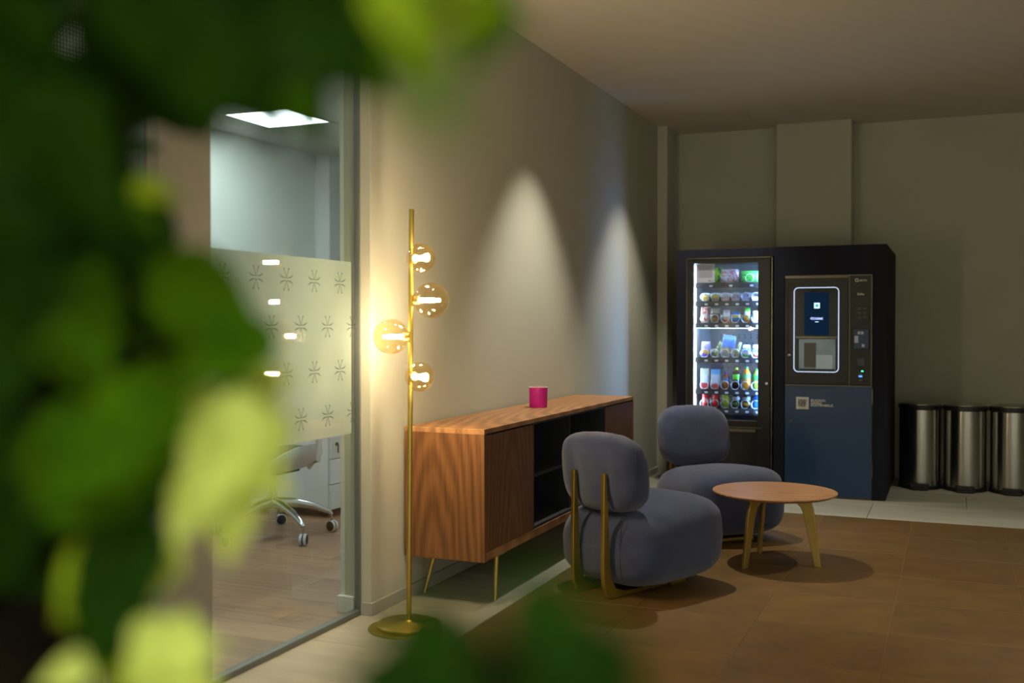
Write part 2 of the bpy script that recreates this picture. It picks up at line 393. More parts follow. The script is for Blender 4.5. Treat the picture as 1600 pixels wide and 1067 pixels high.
cells.append((0.487, 6.0, -3.0, y1))
tile_grid('grey_floor_tile', 'grey_tile', cells, parent=floor)
cells = []
for j in range(25):
    ya = 1.9+j*0.19; st = -3.3-((j*0.47) % 1.2)
    x = st
    while x < -0.1:
        a, b = max(x, -3.28), min(x+1.2, -0.09)
        if b-a > 0.02: cells.append((a, b, ya, ya+0.19))
        x += 1.2
tile_grid('floor_plank', 'plank', cells, parent=floor, gap=0.0015, bev=0.0006)
tile_grid('plank_field', 'plank', [(-3.28, -0.09, 1.9+25*0.19, 9.0), (-3.28, -0.09, -3.0, 1.9)], parent=floor)

struct(MB().box(-0.13, 6.2, -3.1, 9.4, H, H+0.1).build('ceiling', 'ceiling_paint'))
struct(MB().box(-0.13, 0.0, 3.89, 9.25, 0, H).build('wall_left', 'wall_paint'))
struct(MB().box(-0.13, 0.0, -3.1, 0.9, 0, H).build('wall_left_near', 'wall_paint'))
struct(MB().box(0.0, 6.2, 9.13, 9.25, 0, H).build('wall_back', 'wall_paint'))
struct(MB().box(0.0, 0.934, 9.05, 9.13, 0, H).build('trim_1', 'wall_paint'))
struct(MB().box(0.934, 1.53, 8.89, 9.13, 0, H, 0.003).build('trim_2', 'wall_paint'))
struct(MB().box(0.0, 0.085, 8.59, 8.80, 0, H, 0.003).build('trim_3', 'wall_paint'))
struct(MB().box(6.0, 6.12, -3.1, 9.25, 0, H).build('wall_right', 'wall_paint'))
struct(MB().box(-0.13, 6.12, -3.12, -3.0, 0, H).build('wall_front', 'wall_paint'))
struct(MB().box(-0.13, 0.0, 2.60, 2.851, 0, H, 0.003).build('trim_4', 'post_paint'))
bb = MB().box(0.0, 0.012, 3.878, 8.59, 0, 0.054).box(-0.043, 0.0, 3.878, 3.89, 0, 0.054)
struct(bb.build('baseboard_left', 'trim_paint'))
struct(MB().box(1.53, 6.0, 9.118, 9.13, 0, 0.054, 0.002).box(1.53, 1.542, 8.89, 9.13, 0, 0.054, 0.002).build('baseboard_back', 'trim_paint'))
struct(MB().box(-0.160, -0.08, 3.872, 3.90, 0, 0.075, 0.003).build('baseboard_office', 'office_white'))
struct(MB().box(-0.150, -0.13, 3.89, 9.0, 0, H).build('wall_office_partition', 'office_white'))
# office shell
OC = 2.85
struct(MB().box(-3.40, -3.28, -3.1, 9.1, 0, H).build('wall_office', 'office_paint'))
struct(MB().box(-3.40, -0.13, 9.0, 9.1, 0, H).build('wall_office_end', 'office_paint'))
struct(MB().box(-3.40, -0.13, -3.1, -3.0, 0, H).build('wall_office_near', 'office_paint'))
struct(MB().box(-3.28, -3.12, 8.42, 8.62, 0, OC, 0.004).build('trim_5', 'office_white'))
struct(MB().box(-3.02, -2.2, 8.96, 9.0, 0, OC-0.02).build('door_1', 'dark_door'))
oc = struct(MB().box(-3.40, -0.13, -3.0, 9.0, OC+0.012, OC+0.06).build('ceiling_office', 'black_plastic'))
PAN = [(-2.83, 6.48), (-2.83, 4.08), (-1.03, 4.08), (-1.03, 6.48), (-2.83, 1.68)]
cells = []
for i in range(6):
    for j in range(18):
        x0 = -3.43+0.6*i; y0 = -1.32-0.6+0.6*j
        if any(abs(x0-a) < 0.01 and abs(y0-b) < 0.01 for a, b in PAN): continue
        a, b = max(x0, -3.28), min(x0+0.6, -0.14)
        if b-a > 0.05 and y0+0.6 < 9.01: cells.append((a, b, y0, y0+0.6))
def ceil_tiles(cells):
    cache = {}
    for (x0, x1, y0, y1) in cells:
        key = (round(x1-x0, 3), round(y1-y0, 3)); c = ((x0+x1)/2, (y0+y1)/2, OC)
        if key not in cache:
            o = MB().box(-key[0]/2+0.005, key[0]/2-0.005, -key[1]/2+0.005, key[1]/2-0.005, 0, 0.012, 0.003, 1).build('ceiling_tile', 'office_tile', oc); o.location = c; cache[key] = o
        else: share(cache[key], c, oc)
ceil_tiles(cells)
PL = ['square white light panel in the office ceiling above the frosted glass', 'square office ceiling light panel over the swivel chair', 'square office ceiling light panel close to the glass partition', 'square office ceiling light panel deep beside the partition wall', 'square office ceiling light panel nearest the plant']
for (a, b), lb in zip(PAN, PL):
    r = thing('ceiling_light', lb, 'ceiling light', (a+0.3, b+0.3, OC), group='office light panels')
    MB().ring(rrect(-0.295, 0.295, -0.295, 0.295, 0.004, 2), rrect(-0.28, 0.28, -0.28, 0.28, 0.004, 2), Matrix.Translation((a+0.3, b+0.3, OC-0.001)), 0.012).build('frame', 'white_plastic', r)
    MB().box(a+0.02, a+0.58, b+0.02, b+0.58, OC-0.003, OC+0.004).build('diffuser', 'led_panel', r)

# glass partition in front of the office
def partition(name, y0, y1, label):
    w = bpy.data.objects.new(name, None); COL.objects.link(w); w.location = (-0.06, (y0+y1)/2, 0); OFF[w] = tuple(w.location); w['kind'] = 'structure'; w['label'] = label
    MB().box(-0.066, -0.056, y0+0.008, y1-0.008, 0.02, H-0.02).build('pane', 'clear_glass', w)
    MB().box(-0.078, -0.044, y0, y1, 0, 0.022, 0.002).build('bottom_rail', 'metal_grey', w)
    MB().box(-0.078, -0.044, y0, y1, H-0.025, H).build('top_rail', 'metal_grey', w)
    MB().box(-0.074, -0.048, y1-0.010, y1, 0.022, H-0.025).build('side_channel', 'metal_grey', w)
    MB().box(-0.074, -0.048, y0, y0+0.010, 0.022, H-0.025).build('side_channel', 'metal_grey', w)
    return w
win = partition('window_1', 2.851, 3.89, 'clear glass office partition with a frosted band of emblems')
MB().box(-0.0690, -0.0675, 2.861, 3.846, 0.785, 1.516).build('frosted_band', 'frosted_film', win, label='frosted film band')
def emblem(cy, cz):
    mb = MB(); s = 0.0425
    def arc(p0, p1, p2, r0, r1):
        pts = []; rr = []
        for i in range(9):
            t = i/8; q = ((1-t)**2*p0[0]+2*t*(1-t)*p1[0]+t*t*p2[0], (1-t)**2*p0[1]+2*t*(1-t)*p1[1]+t*t*p2[1])
            pts.append(q); rr.append(r0+(r1-r0)*abs(2*t-1))
        for (a, b), (c, d), w0, w1 in zip(pts, pts[1:], rr, rr[1:]):
            L = math.hypot(c-a, d-b) or 1; nx, nz = -(d-b)/L, (c-a)/L
            v = [mb.bm.verts.new((-0.0668, cy+y, cz+z)) for y, z in ((a+nx*w0, b+nz*w0), (c+nx*w1, d+nz*w1), (c-nx*w1, d-nz*w1), (a-nx*w0, b-nz*w0))]
            mb.bm.faces.new(v)
    for sg in (1, -1):
        arc((-0.36*s, sg*s*0.95), (-0.10*s, sg*0.45*s), (-0.04*s, sg*0.10*s), 0.0012, 0.0012)
        arc((0.36*s, sg*s*0.95), (0.10*s, sg*0.45*s), (0.04*s, sg*0.10*s), 0.0012, 0.0012)
        arc((-s, sg*0.42*s), (-0.75*s, sg*0.14*s), (-0.10*s, sg*0.13*s), 0.0021, 0.0009)
        arc((s, sg*0.42*s), (0.75*s, sg*0.14*s), (0.10*s, sg*0.13*s), 0.0021, 0.0009)
        for sx in (1, -1):
            c = (cy+sx*0.36*s, cz+sg*0.95*s)
            mb.bm.faces.new([mb.bm.verts.new((-0.0668, c[0]+0.0034*math.cos(k*math.pi/4), c[1]+0.0034*math.sin(k*math.pi/4))) for k in range(8)])
    return mb
first = None
for r in range(4):
    z = 1.424-r*0.1825
    y = 2.90 if r % 2 else 2.995
    while y < 3.86:
        if first is None:
            first = emblem(0, 0).build('emblem', 'emblem', win); first.location = (0, y, z)
        else: share(first, (0, y, z), win)
        y += 0.1905
win2 = partition('window_2', 0.9, 2.60, 'clear glass office partition left of the grey post')
blind = thing('roller_blind', 'grey perforated roller blind hanging behind the left glass bay', 'blind', (-0.12, 2.1, 2.86))
MB().box(-0.122, -0.119, 1.2, 2.46, 1.75, 2.80).build('fabric', 'perforated_blind', blind)
MB().lathe([(0.025, 0), (0.025, 1.3)], (-0.115, 1.18, 2.81), 16, (0, 1, 0)).build('roller', 'white_plastic', blind, smooth=True)
MB().box(-0.128, -0.113, 1.2, 2.46, 1.735, 1.752, 0.003).build('hem_bar', 'metal_grey', blind)

# office furniture: white divider panel behind the left bay
sc_ = thing('divider_panel', 'tall white office divider panel behind the glass left of the post', 'divider', (-0.32, 2.78, 0))
MB().box(-0.345, -0.300, 2.656, 2.90, 0.03, 1.45, 0.004).build('board', 'office_white', sc_)
MB().box(-0.35, -0.295, 2.645, 2.656, 0.03, 1.455, 0.002).build('edge_post', 'metal_grey', sc_)
MB().box(-0.35, -0.295, 2.90, 2.911, 0.03, 1.455, 0.002).build('edge_post', 'metal_grey', sc_)
for y in (2.70, 2.85): MB().box(-0.45, -0.195, y-0.02, y+0.02, 0.0, 0.03, 0.004).build('foot', 'metal_grey', sc_)

# desk with drawer pedestal
desk = thing('desk', 'white office desk seen under the frosted band', 'desk', (-1.9, 6.0, 0))
MB().box(-3.0, -1.33, 5.62, 6.45, 0.715, 0.74, 0.003).build('desktop', 'office_white', desk)
MB().box(-2.98, -2.95, 5.66, 6.42, 0, 0.715).build('side_panel', 'office_white', desk)
MB().box(-1.38, -1.36, 6.26, 6.43, 0, 0.715).build('side_panel', 'office_white', desk)
ped = thing('drawer_pedestal', 'white three drawer pedestal with keys in its lock under the desk', 'drawers', (-1.7, 6.0, 0))
MB().box(-2.2, -1.402, 5.725, 6.24, 0.06, 0.66, 0.003).build('body', 'office_white', ped)
for z0, z1 in ((0.055, 0.213), (0.219, 0.377), (0.383, 0.64)):
    MB().box(-1.402, -1.385, 5.74, 6.235, z0, z1, 0.002).build('drawer', 'office_white', ped)
MB().lathe([(0.012, 0), (0.012, 0.012), (0.004, 0.014)], (-1.385, 5.80, 0.475), 12, (1, 0, 0)).box(-1.374, -1.366, 5.797, 5.803, 0.42, 0.475).build('lock_and_key', 'bronze_trim', ped)
for x, y in ((-2.1, 5.79), (-2.1, 6.18), (-1.47, 5.79), (-1.47, 6.18)):
    MB().lathe([(0.028, 0), (0.028, 0.02)], (x-0.0, y-0.01, 0.029), 14, (0, 1, 0)).build('caster', 'black_plastic', ped, smooth=True)

# swivel chair
oc2 = thing('swivel_chair', 'white swivel office chair with chrome star base behind the glass', 'office chair', (-1.399, 5.129, 0), local=True)
for k in range(5):
    a = math.radians(-26+72*k); dx, dy = math.cos(a), math.sin(a)
    leg = MB().tube([(dx*0.03, dy*0.03, 0.20), (dx*0.12, dy*0.12, 0.195), (dx*0.24, dy*0.24, 0.165), (dx*0.335, dy*0.335, 0.125), (dx*0.352, dy*0.352, 0.105)], [0.032, 0.027, 0.021, 0.016, 0.013], 10).tube([(dx*0.352, dy*0.352, 0.11), (dx*0.352, dy*0.352, 0.05)], 0.008, 8).build('base_leg', 'chrome', oc2, smooth=True)
    cs = MB(); ph = math.radians(60*k+20); wx, wy = math.cos(ph), math.sin(ph)
    c = Vector((dx*0.356, dy*0.356, 0.034))
    for sgn in (1, -1):
        cs.lathe([(0.0295, -0.008), (0.0295, 0.0085), (0.026, 0.011), (0.008, 0.012)], c+Vector((wx, wy, 0))*0.012*sgn, 18, (wx*sgn, wy*sgn, 0))
    co = cs.build('caster', 'black_plastic', oc2, smooth=True)
    rm = MB()
    for sgn in (1, -1):
        rm.lathe([(0.0295, 0.0085), (0.034, 0.006), (0.034, -0.006), (0.0295, -0.0085)], c+Vector((wx, wy, 0))*0.012*sgn, 22, (wx*sgn, wy*sgn, 0), cap=False)
    rm.build('rim', 'white_plastic', co, smooth=True)
MB().lathe([(0.028, 0.10), (0.028, 0.26), (0.02, 0.262), (0.02, 0.40)], (0, 0, 0), 18).build('gas_column', 'chrome', oc2, smooth=True)
MB().box(-0.11, 0.11, -0.09, 0.13, 0.375, 0.42, 0.012).build('mechanism', 'black_plastic', oc2)
def shell(co): return Vector((co.x, co.y, co.z+0.10*(abs(co.x)/0.26)**3))
MB().superell((0, 0, 0.435), (0.26, 0.25, 0.055), 0.6, 0.6, 36, 14, shell).build('seat_shell', 'white_plastic', oc2, smooth=True)
MB().superell((0, 0, 0.49), (0.235, 0.235, 0.035), 0.5, 0.5, 32, 12).build('seat_cushion', 'black_plastic', oc2, smooth=True)
for sx in (1, -1):
    MB().tube([(sx*0.24, 0.02, 0.42), (sx*0.30, 0.02, 0.46), (sx*0.31, 0.02, 0.60), (sx*0.29, 0.02, 0.66)], 0.018, 10).box(sx*0.29-0.04, sx*0.29+0.04, -0.12, 0.14, 0.655, 0.68, 0.01).build('armrest', 'white_plastic', oc2, smooth=True)
MB().tube([(0, -0.1, 0.40), (0, -0.24, 0.42), (0, -0.29, 0.52), (0, -0.28, 0.66)], 0.022, 10).build('back_support', 'white_plastic', oc2, smooth=True)
MB().superell((0, -0.27, 0.82), (0.23, 0.03, 0.28), 0.5, 0.6, 32, 20, lambda c: Vector((c.x, c.y+1.2*c.x*c.x-0.1*c.z, c.z))).build('backrest', 'white_plastic', oc2, smooth=True)
oc2.rotation_euler = (0, 0, 0)

# ------------------------------------------------------------------ sideboard
sb = thing('sideboard', 'walnut sideboard with open dark middle shelves and gold legs against the wall', 'sideboard', (0.21, 5.33, 0))
X0, X1, Y0, Y1, Z0, Z1 = 0.014, 0.41, 4.167, 6.486, 0.203, 0.79
MB().box(X0, X1, Y0, Y1, Z1-0.022, Z1, 0.0015).build('top_panel', 'walnut_top', sb)
MB().box(X0, X1, Y0, Y0+0.022, Z0, Z1-0.022, 0.0015).build('side_panel', 'walnut_side', sb)
MB().box(X0, X1, Y1-0.022, Y1, Z0, Z1-0.022, 0.0015).build('side_panel', 'walnut_side', sb)
MB().box(X0, X1-0.004, Y0+0.022, Y1-0.022, Z0, Z0+0.040, 0.0015).build('bottom_rail', 'walnut_top', sb)
MB().box(X0, X0+0.012, Y0+0.022, Y1-0.022, Z0+0.040, Z1-0.022).build('back_panel', 'cabinet_inside', sb)
for a, b in ((Y0+0.025, 4.755), (5.92, Y1-0.025)):
    MB().box(X1-0.022, X1-0.003, a, b, Z0+0.043, Z1-0.030, 0.001).build('door', 'walnut_door', sb)
for y in (4.757, 5.335, 5.903):
    MB().box(X0+0.012, X1-0.024 if 5 < y < 5.5 else X1-0.006, y, y+0.016, Z0+0.040, Z1-0.022).build('divider', 'cabinet_inside', sb)
for a, b in ((4.773, 5.335), (5.351, 5.903)):
    MB().box(X0+0.012, X1-0.03, a, b, 0.488, 0.506, 0.001).build('shelf', 'cabinet_inside', sb)
MB().box(X0+0.012, X1-0.008, 4.773, 5.903, Z0+0.040, Z0+0.054).build('lining', 'cabinet_inside', sb)
MB().box(X0+0.012, X1-0.012, 4.773, 5.903, Z1-0.034, Z1-0.022).build('lining', 'cabinet_inside', sb)
for y, dy in ((4.385, -0.062), (6.268, 0.062)):
    for x, dx in ((0.372, 0.020), (0.062, -0.030)):
        MB().tube([(x, y, Z0), (x+dx*0.5, y+dy*0.5, Z0/2), (x+dx, y+dy, 0.0)], [0.012, 0.010, 0.007], 12).box(x-0.03, x+0.03, y-0.045, y+0.045, Z0-0.006, Z0, 0.002).build('leg', 'gold_satin', sb, smooth=True)
cup = tag(MB().lathe([(0.047, 0), (0.050, 0.004), (0.0515, 0.110), (0.047, 0.111), (0.0455, 0.085), (0.0, 0.084)], (0, 0, 0), 40, cap=False).build('candle_cup', 'magenta', None, smooth=True), 'magenta candle cup standing on the walnut sideboard', 'cup')
cup.location = (0.172, 5.42, 0.79)
wx = MB().lathe([(0.045, 0.07), (0.045, 0.088), (0.0, 0.09)], (0, 0, 0), 32, cap=False).build('wax', 'candle_white', cup, smooth=True)
MB().lathe([(0.0478, 0.1105), (0.0518, 0.1105), (0.0518, 0.113), (0.0478, 0.113), (0.0478, 0.1105)], (0, 0, 0), 40, cap=False).build('rim', 'candle_white', cup, smooth=True)

# ------------------------------------------------------------------ globe floor lamp
LX, LY = 0.236, 3.795
lamp = thing('globe_floor_lamp', 'brass floor lamp with four glowing amber glass globes beside the sideboard', 'floor lamp', (LX, LY, 0))
R_, T_ = Vector((0.921, 0.389, 0)), Vector((0.389, -0.921, 0))
ax = Vector((LX, LY, 0))
lo = ax-R_*0.017+T_*0.015
MB().lathe([(0.147, 0.0), (0.149, 0.003), (0.147, 0.007), (0.0, 0.007)], lo, 56).build('base_plate', 'gold', lamp, smooth=True)
MB().lathe([(0.128, 0.007), (0.131, 0.010), (0.131, 0.018), (0.126, 0.022), (0.02, 0.028), (0.013, 0.034), (0.0, 0.034)], ax, 56).build('base_disc', 'gold', lamp, smooth=True)
def pole(z): return ax+R_*(0.014*z/1.72)+Vector((0, 0, z))
MB().tube([pole(0.02), pole(0.6), pole(1.2), pole(1.722)], 0.0105, 18).build('pole', 'gold', lamp, smooth=True)
for z, d, rad, arm in ((1.519, (0.62, 0.78), 0.060, 0.072), (1.349, (0.98, 0.2), 0.074, 0.086), (1.200, (-0.97, 0.22), 0.073, 0.080), (1.038, (0.60, 0.80), 0.060, 0.072)):
    dv = (R_*d[0]+T_*d[1]).normalized(); p = pole(z); c = p+dv*arm
    g = MB().superell(c, (rad, rad, rad), 1.0, 1.0, 40, 24).build('globe', 'amber_glass', lamp, smooth=True)
    k = p+dv*(arm-rad)
    MB().lathe([(0.006, -0.012), (0.006, 0.0), (0.017, 0.002), (0.019, 0.02), (0.016, 0.024), (0.0, 0.024)], k, 20, dv).build('holder', 'gold', lamp, smooth=True)
    b = MB().lathe([(0.0, 0.024), (0.008, 0.026), (0.0095, 0.034), (0.0075, 0.046), (0.0055, 0.050), (0.0075, 0.054), (0.0095, 0.066), (0.007, 0.074), (0.0, 0.075)], k, 16, dv, cap=False).build('bulb', 'bulb', lamp, smooth=True)

# ------------------------------------------------------------------ lounge chairs
def wrinkle(amp, seed, stretch=(1, 1, 1)):
    from mathutils import noise
    def f(co):
        n = noise.fractal(Vector((co.x*7*stretch[0]+seed, co.y*7*stretch[1], co.z*7*stretch[2])), 0.8, 2.0, 3)
        return co*(1+amp*n)
    return f
def lounge_chair(label, loc, rot):
    t = thing('lounge_chair', label, 'armchair', loc, rot, 'upholstered lounge chairs', local=True)
    w = wrinkle(0.016, 3.0)
    def seatf(co):
        co = w(co)
        k = (co.z+0.19)/0.38
        co = Vector((co.x*(0.94+0.08*math.sin(math.pi*min(1, max(0, k)))), co.y, co.z+0.02*(co.y/0.31)*(1 if co.z > 0 else 0.2)-0.03*(max(0, -co.y)/0.31)**3*(co.z > 0)))
        return co
    MB().superell((0, 0.392, 0.228), (0.30, 0.335, 0.192), 0.50, 0.48, 64, 36, seatf).build('seat', 'fabric', t, smooth=True)
    w2 = wrinkle(0.024, 9.0, (1.6, 1.0, 0.6))
    def backf(co):
        co = w2(co)
        for sx in (-0.095, 0.095):       # dimples where the bars press in
            d2 = ((co.x-sx)/0.03)**2+((co.z+0.03)/0.12)**2
            if co.y < 0: co.y += 0.018*math.exp(-d2)
        return Vector((co.x, co.y-0.14*co.z+0.25*co.x*co.x, co.z))
    MB().superell((0, 0.105, 0.568), (0.235, 0.095, 0.183), 0.62, 0.62, 56, 36, backf).build('back_cushion', 'fabric', t, smooth=True)
    for sx in (-0.095, 0.095):
        prof = [(0.004, 0.575), (0.000, 0.30), (0.000, 0.13), (0.006, 0.06), (0.028, 0.012), (0.062, 0.0), (0.45, 0.0), (0.45, 0.016), (0.15, 0.022), (0.085, 0.045), (0.056, 0.095), (0.046, 0.16), (0.038, 0.30), (0.022, 0.575)]
        mt = Matrix(((0, 0, 1, sx), (1, 0, 0, 0), (0, 1, 0, 0), (0, 0, 0, 1)))
        MB().prism(prof, mt, 0.020, 0.003).build('frame_bar', 'gold', t)
    MB().prism([(-0.13, 0.46), (-0.13, 0.56), (0.13, 0.56), (0.13, 0.46)], Matrix.Translation((0, 0, 0.010)), 0.02, 0.003).build('front_foot', 'gold', t)
    for sx in (-0.15, 0.15):
        pts = [(sx, 0.375-0.315*0.985*(1-0.05*abs(k-4)/4)-0.0, 0.10+0.036*k) for k in range(9)]
        pts = [(sx*0.98, 0.064+0.018*((k-4)/4)**4, 0.09+0.034*k) for k in range(9)]
        MB().tube(pts, 0.003, 6).build('seam', 'seam', t, smooth=True)
    return t
lounge_chair('dark grey upholstered lounge chair seen from behind with two gold bars', (0.756, 4.541, 0), math.radians(-25))
lounge_chair('dark grey upholstered lounge chair facing the camera in front of the snack machine', (0.745, 6.45, 0), math.radians(-135))

# ------------------------------------------------------------------ coffee table
tb = thing('coffee_table', 'round low wooden coffee table on three curved gold legs', 'coffee table', (1.44, 5.575, 0))
MB().lathe([(0.296, 0.362), (0.315, 0.371), (0.319, 0.376), (0.317, 0.380), (0.0, 0.380)], (1.44, 5.575, 0), 72).build('tabletop', 'table_wood', tb, smooth=30)
for a in (math.atan2(-0.193, -0.121), math.atan2(-0.013, 0.232), math.atan2(0.202, -0.113)):
    prof = [(0.0, 0.362), (0.0, 0.338), (0.085, 0.335), (0.115, 0.325), (0.138, 0.30), (0.153, 0.26), (0.176, 0.15), (0.207, 0.0), (0.240, 0.0), (0.225, 0.12), (0.211, 0.24), (0.200, 0.30), (0.188, 0.34), (0.172, 0.362)]
    ca, sa = math.cos(a), math.sin(a)
    mt = Matrix(((ca, 0, sa, 1.44), (sa, 0, -ca, 5.575), (0, 1, 0, 0), (0, 0, 0, 1)))
    MB().prism(prof, mt, 0.018, 0.003).build('leg', 'gold_satin', tb)

# ------------------------------------------------------------------ pedal bins
BL = ['steel pedal bin nearest the vending machines', 'middle one of three steel pedal bins by the back wall', 'rightmost steel pedal bin cut by the picture edge']
for (x, y), lb in zip(((2.068, 8.62), (2.386, 8.612), (2.705, 8.612)), BL):
    b = thing('pedal_bin', lb, 'bin', (x, y, 0), group='steel pedal bins')
    MB().lathe([(0.150, 0.03), (0.150, 0.605)], (x, y, 0), 56).build('body', 'brushed_steel', b, smooth=30)
    MB().lathe([(0.148, 0.0), (0.154, 0.004), (0.154, 0.028), (0.149, 0.032)], (x, y, 0), 48).build('base_ring', 'black_plastic', b, smooth=30)
    l = MB().lathe([(0.153, 0.603), (0.158, 0.608), (0.158, 0.634), (0.150, 0.640)], (x, y, 0), 56).build('lid_rim', 'black_plastic', b, smooth=30)
    MB().lathe([(0.149, 0.639), (0.148, 0.644), (0.12, 0.654), (0.0, 0.658)], (x, y, 0), 48).build('lid', 'brushed_steel', b, smooth=30)
    MB().box(x-0.058, x+0.058, y-0.200, y-0.13, 0.006, 0.020, 0.004).box(x-0.068, x+0.068, y-0.168, y-0.12, 0.0, 0.050, 0.008).build('pedal', 'black_plastic', b)
    MB().box(x-0.05, x+0.05, y+0.14, y+0.165, 0.58, 0.64, 0.008).build('hinge', 'black_plastic', b)

# ------------------------------------------------------------------ snack vending machine
F = 7.83
sm = thing('snack_vending_machine', 'dark snack vending machine with a lit glass front full of snacks and drinks', 'vending machine', (0.72, 8.35, 0))
MB().box(0.358, 0.430, F, F+0.06, 0, 1.815, 0.001).box(0.430, 1.084, F, F+0.06, 1.752, 1.815, 0.001).box(0.358, 0.378, F+0.06, 8.88, 0, 1.815).box(0.378, 1.084, F+0.06, 8.88, 1.79, 1.815).build('surround', 'laminate', sm)
MB().box(0.436, 0.482, F-0.006, F+0.045, 0.05, 1.746, 0.003).box(0.482, 0.968, F-0.006, F+0.045, 1.709, 1.746, 0.003).box(0.968, 1.058, F-0.006, F+0.045, 0.05, 1.746, 0.003).box(0.482, 0.968, F-0.006, F+0.045, 0.488, 0.536, 0.003).build('door_frame', 'dark_metal', sm)
MB().box(0.433, 0.437, F-0.010, F, 0.05, 1.749).box(0.433, 1.076, F-0.010, F, 1.744, 1.749).box(1.066, 1.073, F-0.010, F+0.04, 0.05, 1.749).box(0.482, 0.968, F-0.010, F-0.005, 0.532, 0.537).build('door_trim', 'bronze_trim', sm)
for z in (1.3, 0.62, 0.42, 0.25): MB().box(1.060, 1.078, F-0.008, F+0.02, z, z+0.02, 0.002).build('hinge', 'dark_metal', sm)
MB().box(0.482, 0.968, F+0.010, F+0.016, 0.536, 1.709).build('glass_pane', 'machine_glass', sm)
MB().box(0.440, 0.99, 8.50, 8.52, 0.50, 1.76).build('back_liner', 'liner', sm)
MB().box(0.440, 0.470, F+0.05, 8.50, 0.50, 1.76).build('side_liner', 'liner_white', sm)
MB().box(1.005, 1.020, F+0.05, 8.50, 0.50, 1.76).build('side_liner', 'liner_white', sm)
MB().box(0.470, 1.005, F+0.05, 8.50, 1.735, 1.75).build('top_liner', 'liner', sm)
MB().box(0.470, 1.005, F+0.05, 8.50, 0.50, 0.515).build('floor_liner', 'shelf_black', sm)
holes = MB()
for i in range(10):
    for zc in (1.165, 1.10, 1.145, 0.90, 0.93, 0.86):
        holes.lathe([(0.005, 0), (0.005, 0.001)], (0.56+i*0.048+(0.012 if zc in (1.10, 0.90) else 0), 8.4995, zc), 8, (0, -1, 0))
holes.build('vent_holes', 'black_plastic', sm)['kind'] = 'stuff'
MB().box(0.4715, 0.4785, F+0.052, F+0.120, 0.54, 1.70).build('light_strip', 'strip_cool', sm)
MB().box(0.985, 0.992, F+0.052, F+0.066, 0.56, 1.70).build('light_strip', 'strip_side', sm)
MB().box(0.49, 1.0, F+0.09, F+0.11, 1.222, 1.228).build('shelf_light', 'strip_cool', sm)
COLX = [0.550, 0.628, 0.706, 0.784, 0.860, 0.937]
ST = [1.548, 1.409, 1.245, 0.982, 0.741, 0.600]
ring = None
for si, z in enumerate(ST):
    top = z+0.016
    sh = MB().box(0.482, 1.004, F+0.08, 8.48, top-0.006, top).box(0.482, 1.004, F+0.072, F+0.08, z-0.022, top+0.002).build('shelf', 'shelf_black', sm)
    tags = MB(); cols = COLX if si else [0.585, 0.735, 0.89]
    for x in cols: tags.box(x+0.006, x+0.030, F+0.0705, F+0.0725, z-0.013, z+0.001)
    tags.build('price_tags', 'print_white', sh)['kind'] = 'stuff'
    dv = MB()
    for a, b in zip(cols, cols[1:]): dv.box((a+b)/2-0.001, (a+b)/2+0.001, F+0.08, 8.45, top, top+0.035)
    dv.build('lane_dividers', 'shelf_black', sh)
    for x in cols:
        if ring is None:
            mb = MB(); pts = []
            for i in range(73):
                t = i/16*2*math.pi; pts.append((0.031*math.cos(t), max(0, i-16)/16*0.06, 0.031*math.sin(t)))
            mb.tube(pts, 0.0024, 5); ring = mb.build('coil', 'coil_white', sh, smooth=True); 
            for v in ring.data.vertices: v.co += Vector(OFF[sh])
            ring.location = Vector((x, F+0.088, top+0.034))-Vector(OFF[sh])
        else: share(ring, Vector((x, F+0.088, top+0.034))-Vector(OFF[sh]), sh)
MB().lathe([(0.011, 0), (0.011, 0.012), (0.008, 0.014), (0.0, 0.014)], (1.035, F-0.006, 0.816), 20, (0, -1, 0)).build('lock', 'chrome', sm, smooth=30)
MB().box(0.440, 1.055, F+0.01, F+0.045, 0.05, 0.488).box(0.440, 1.055, F+0.045, 8.5, 0.0, 0.05).build('lower_panel', 'black_plastic', sm)
tray = MB().box(0.52, 0.985, F-0.004, F+0.012, 0.215, 0.478, 0.006).build('delivery_flap', 'dark_metal', sm)
MB().box(0.70, 0.955, F-0.014, F-0.002, 0.452, 0.474, 0.003).build('flap_handle', 'bronze_trim', tray)
MB().box(0.50, 1.0, F-0.008, F+0.01, 0.480, 0.487, 0.002).build('flap_trim', 'bronze_trim', tray)
nt_ = MB().box(0.514, 0.645, F+0.0078, F+0.0095, 1.566, 1.705).build('notice', 'paper', sm, label='white printed notice taped to the glass')
ln = MB()
for i in range(9): ln.box(0.522, 0.636-0.02*random.random(), F+0.0070, F+0.0079, 1.690-i*0.0105, 1.693-i*0.0105)
ln.box(0.600, 0.612, F+0.0070, F+0.0079, 1.574, 1.584).box(0.616, 0.636, F+0.0070, F+0.0079, 1.577, 1.580)
ln.build('notice_text', 'ink', nt_)

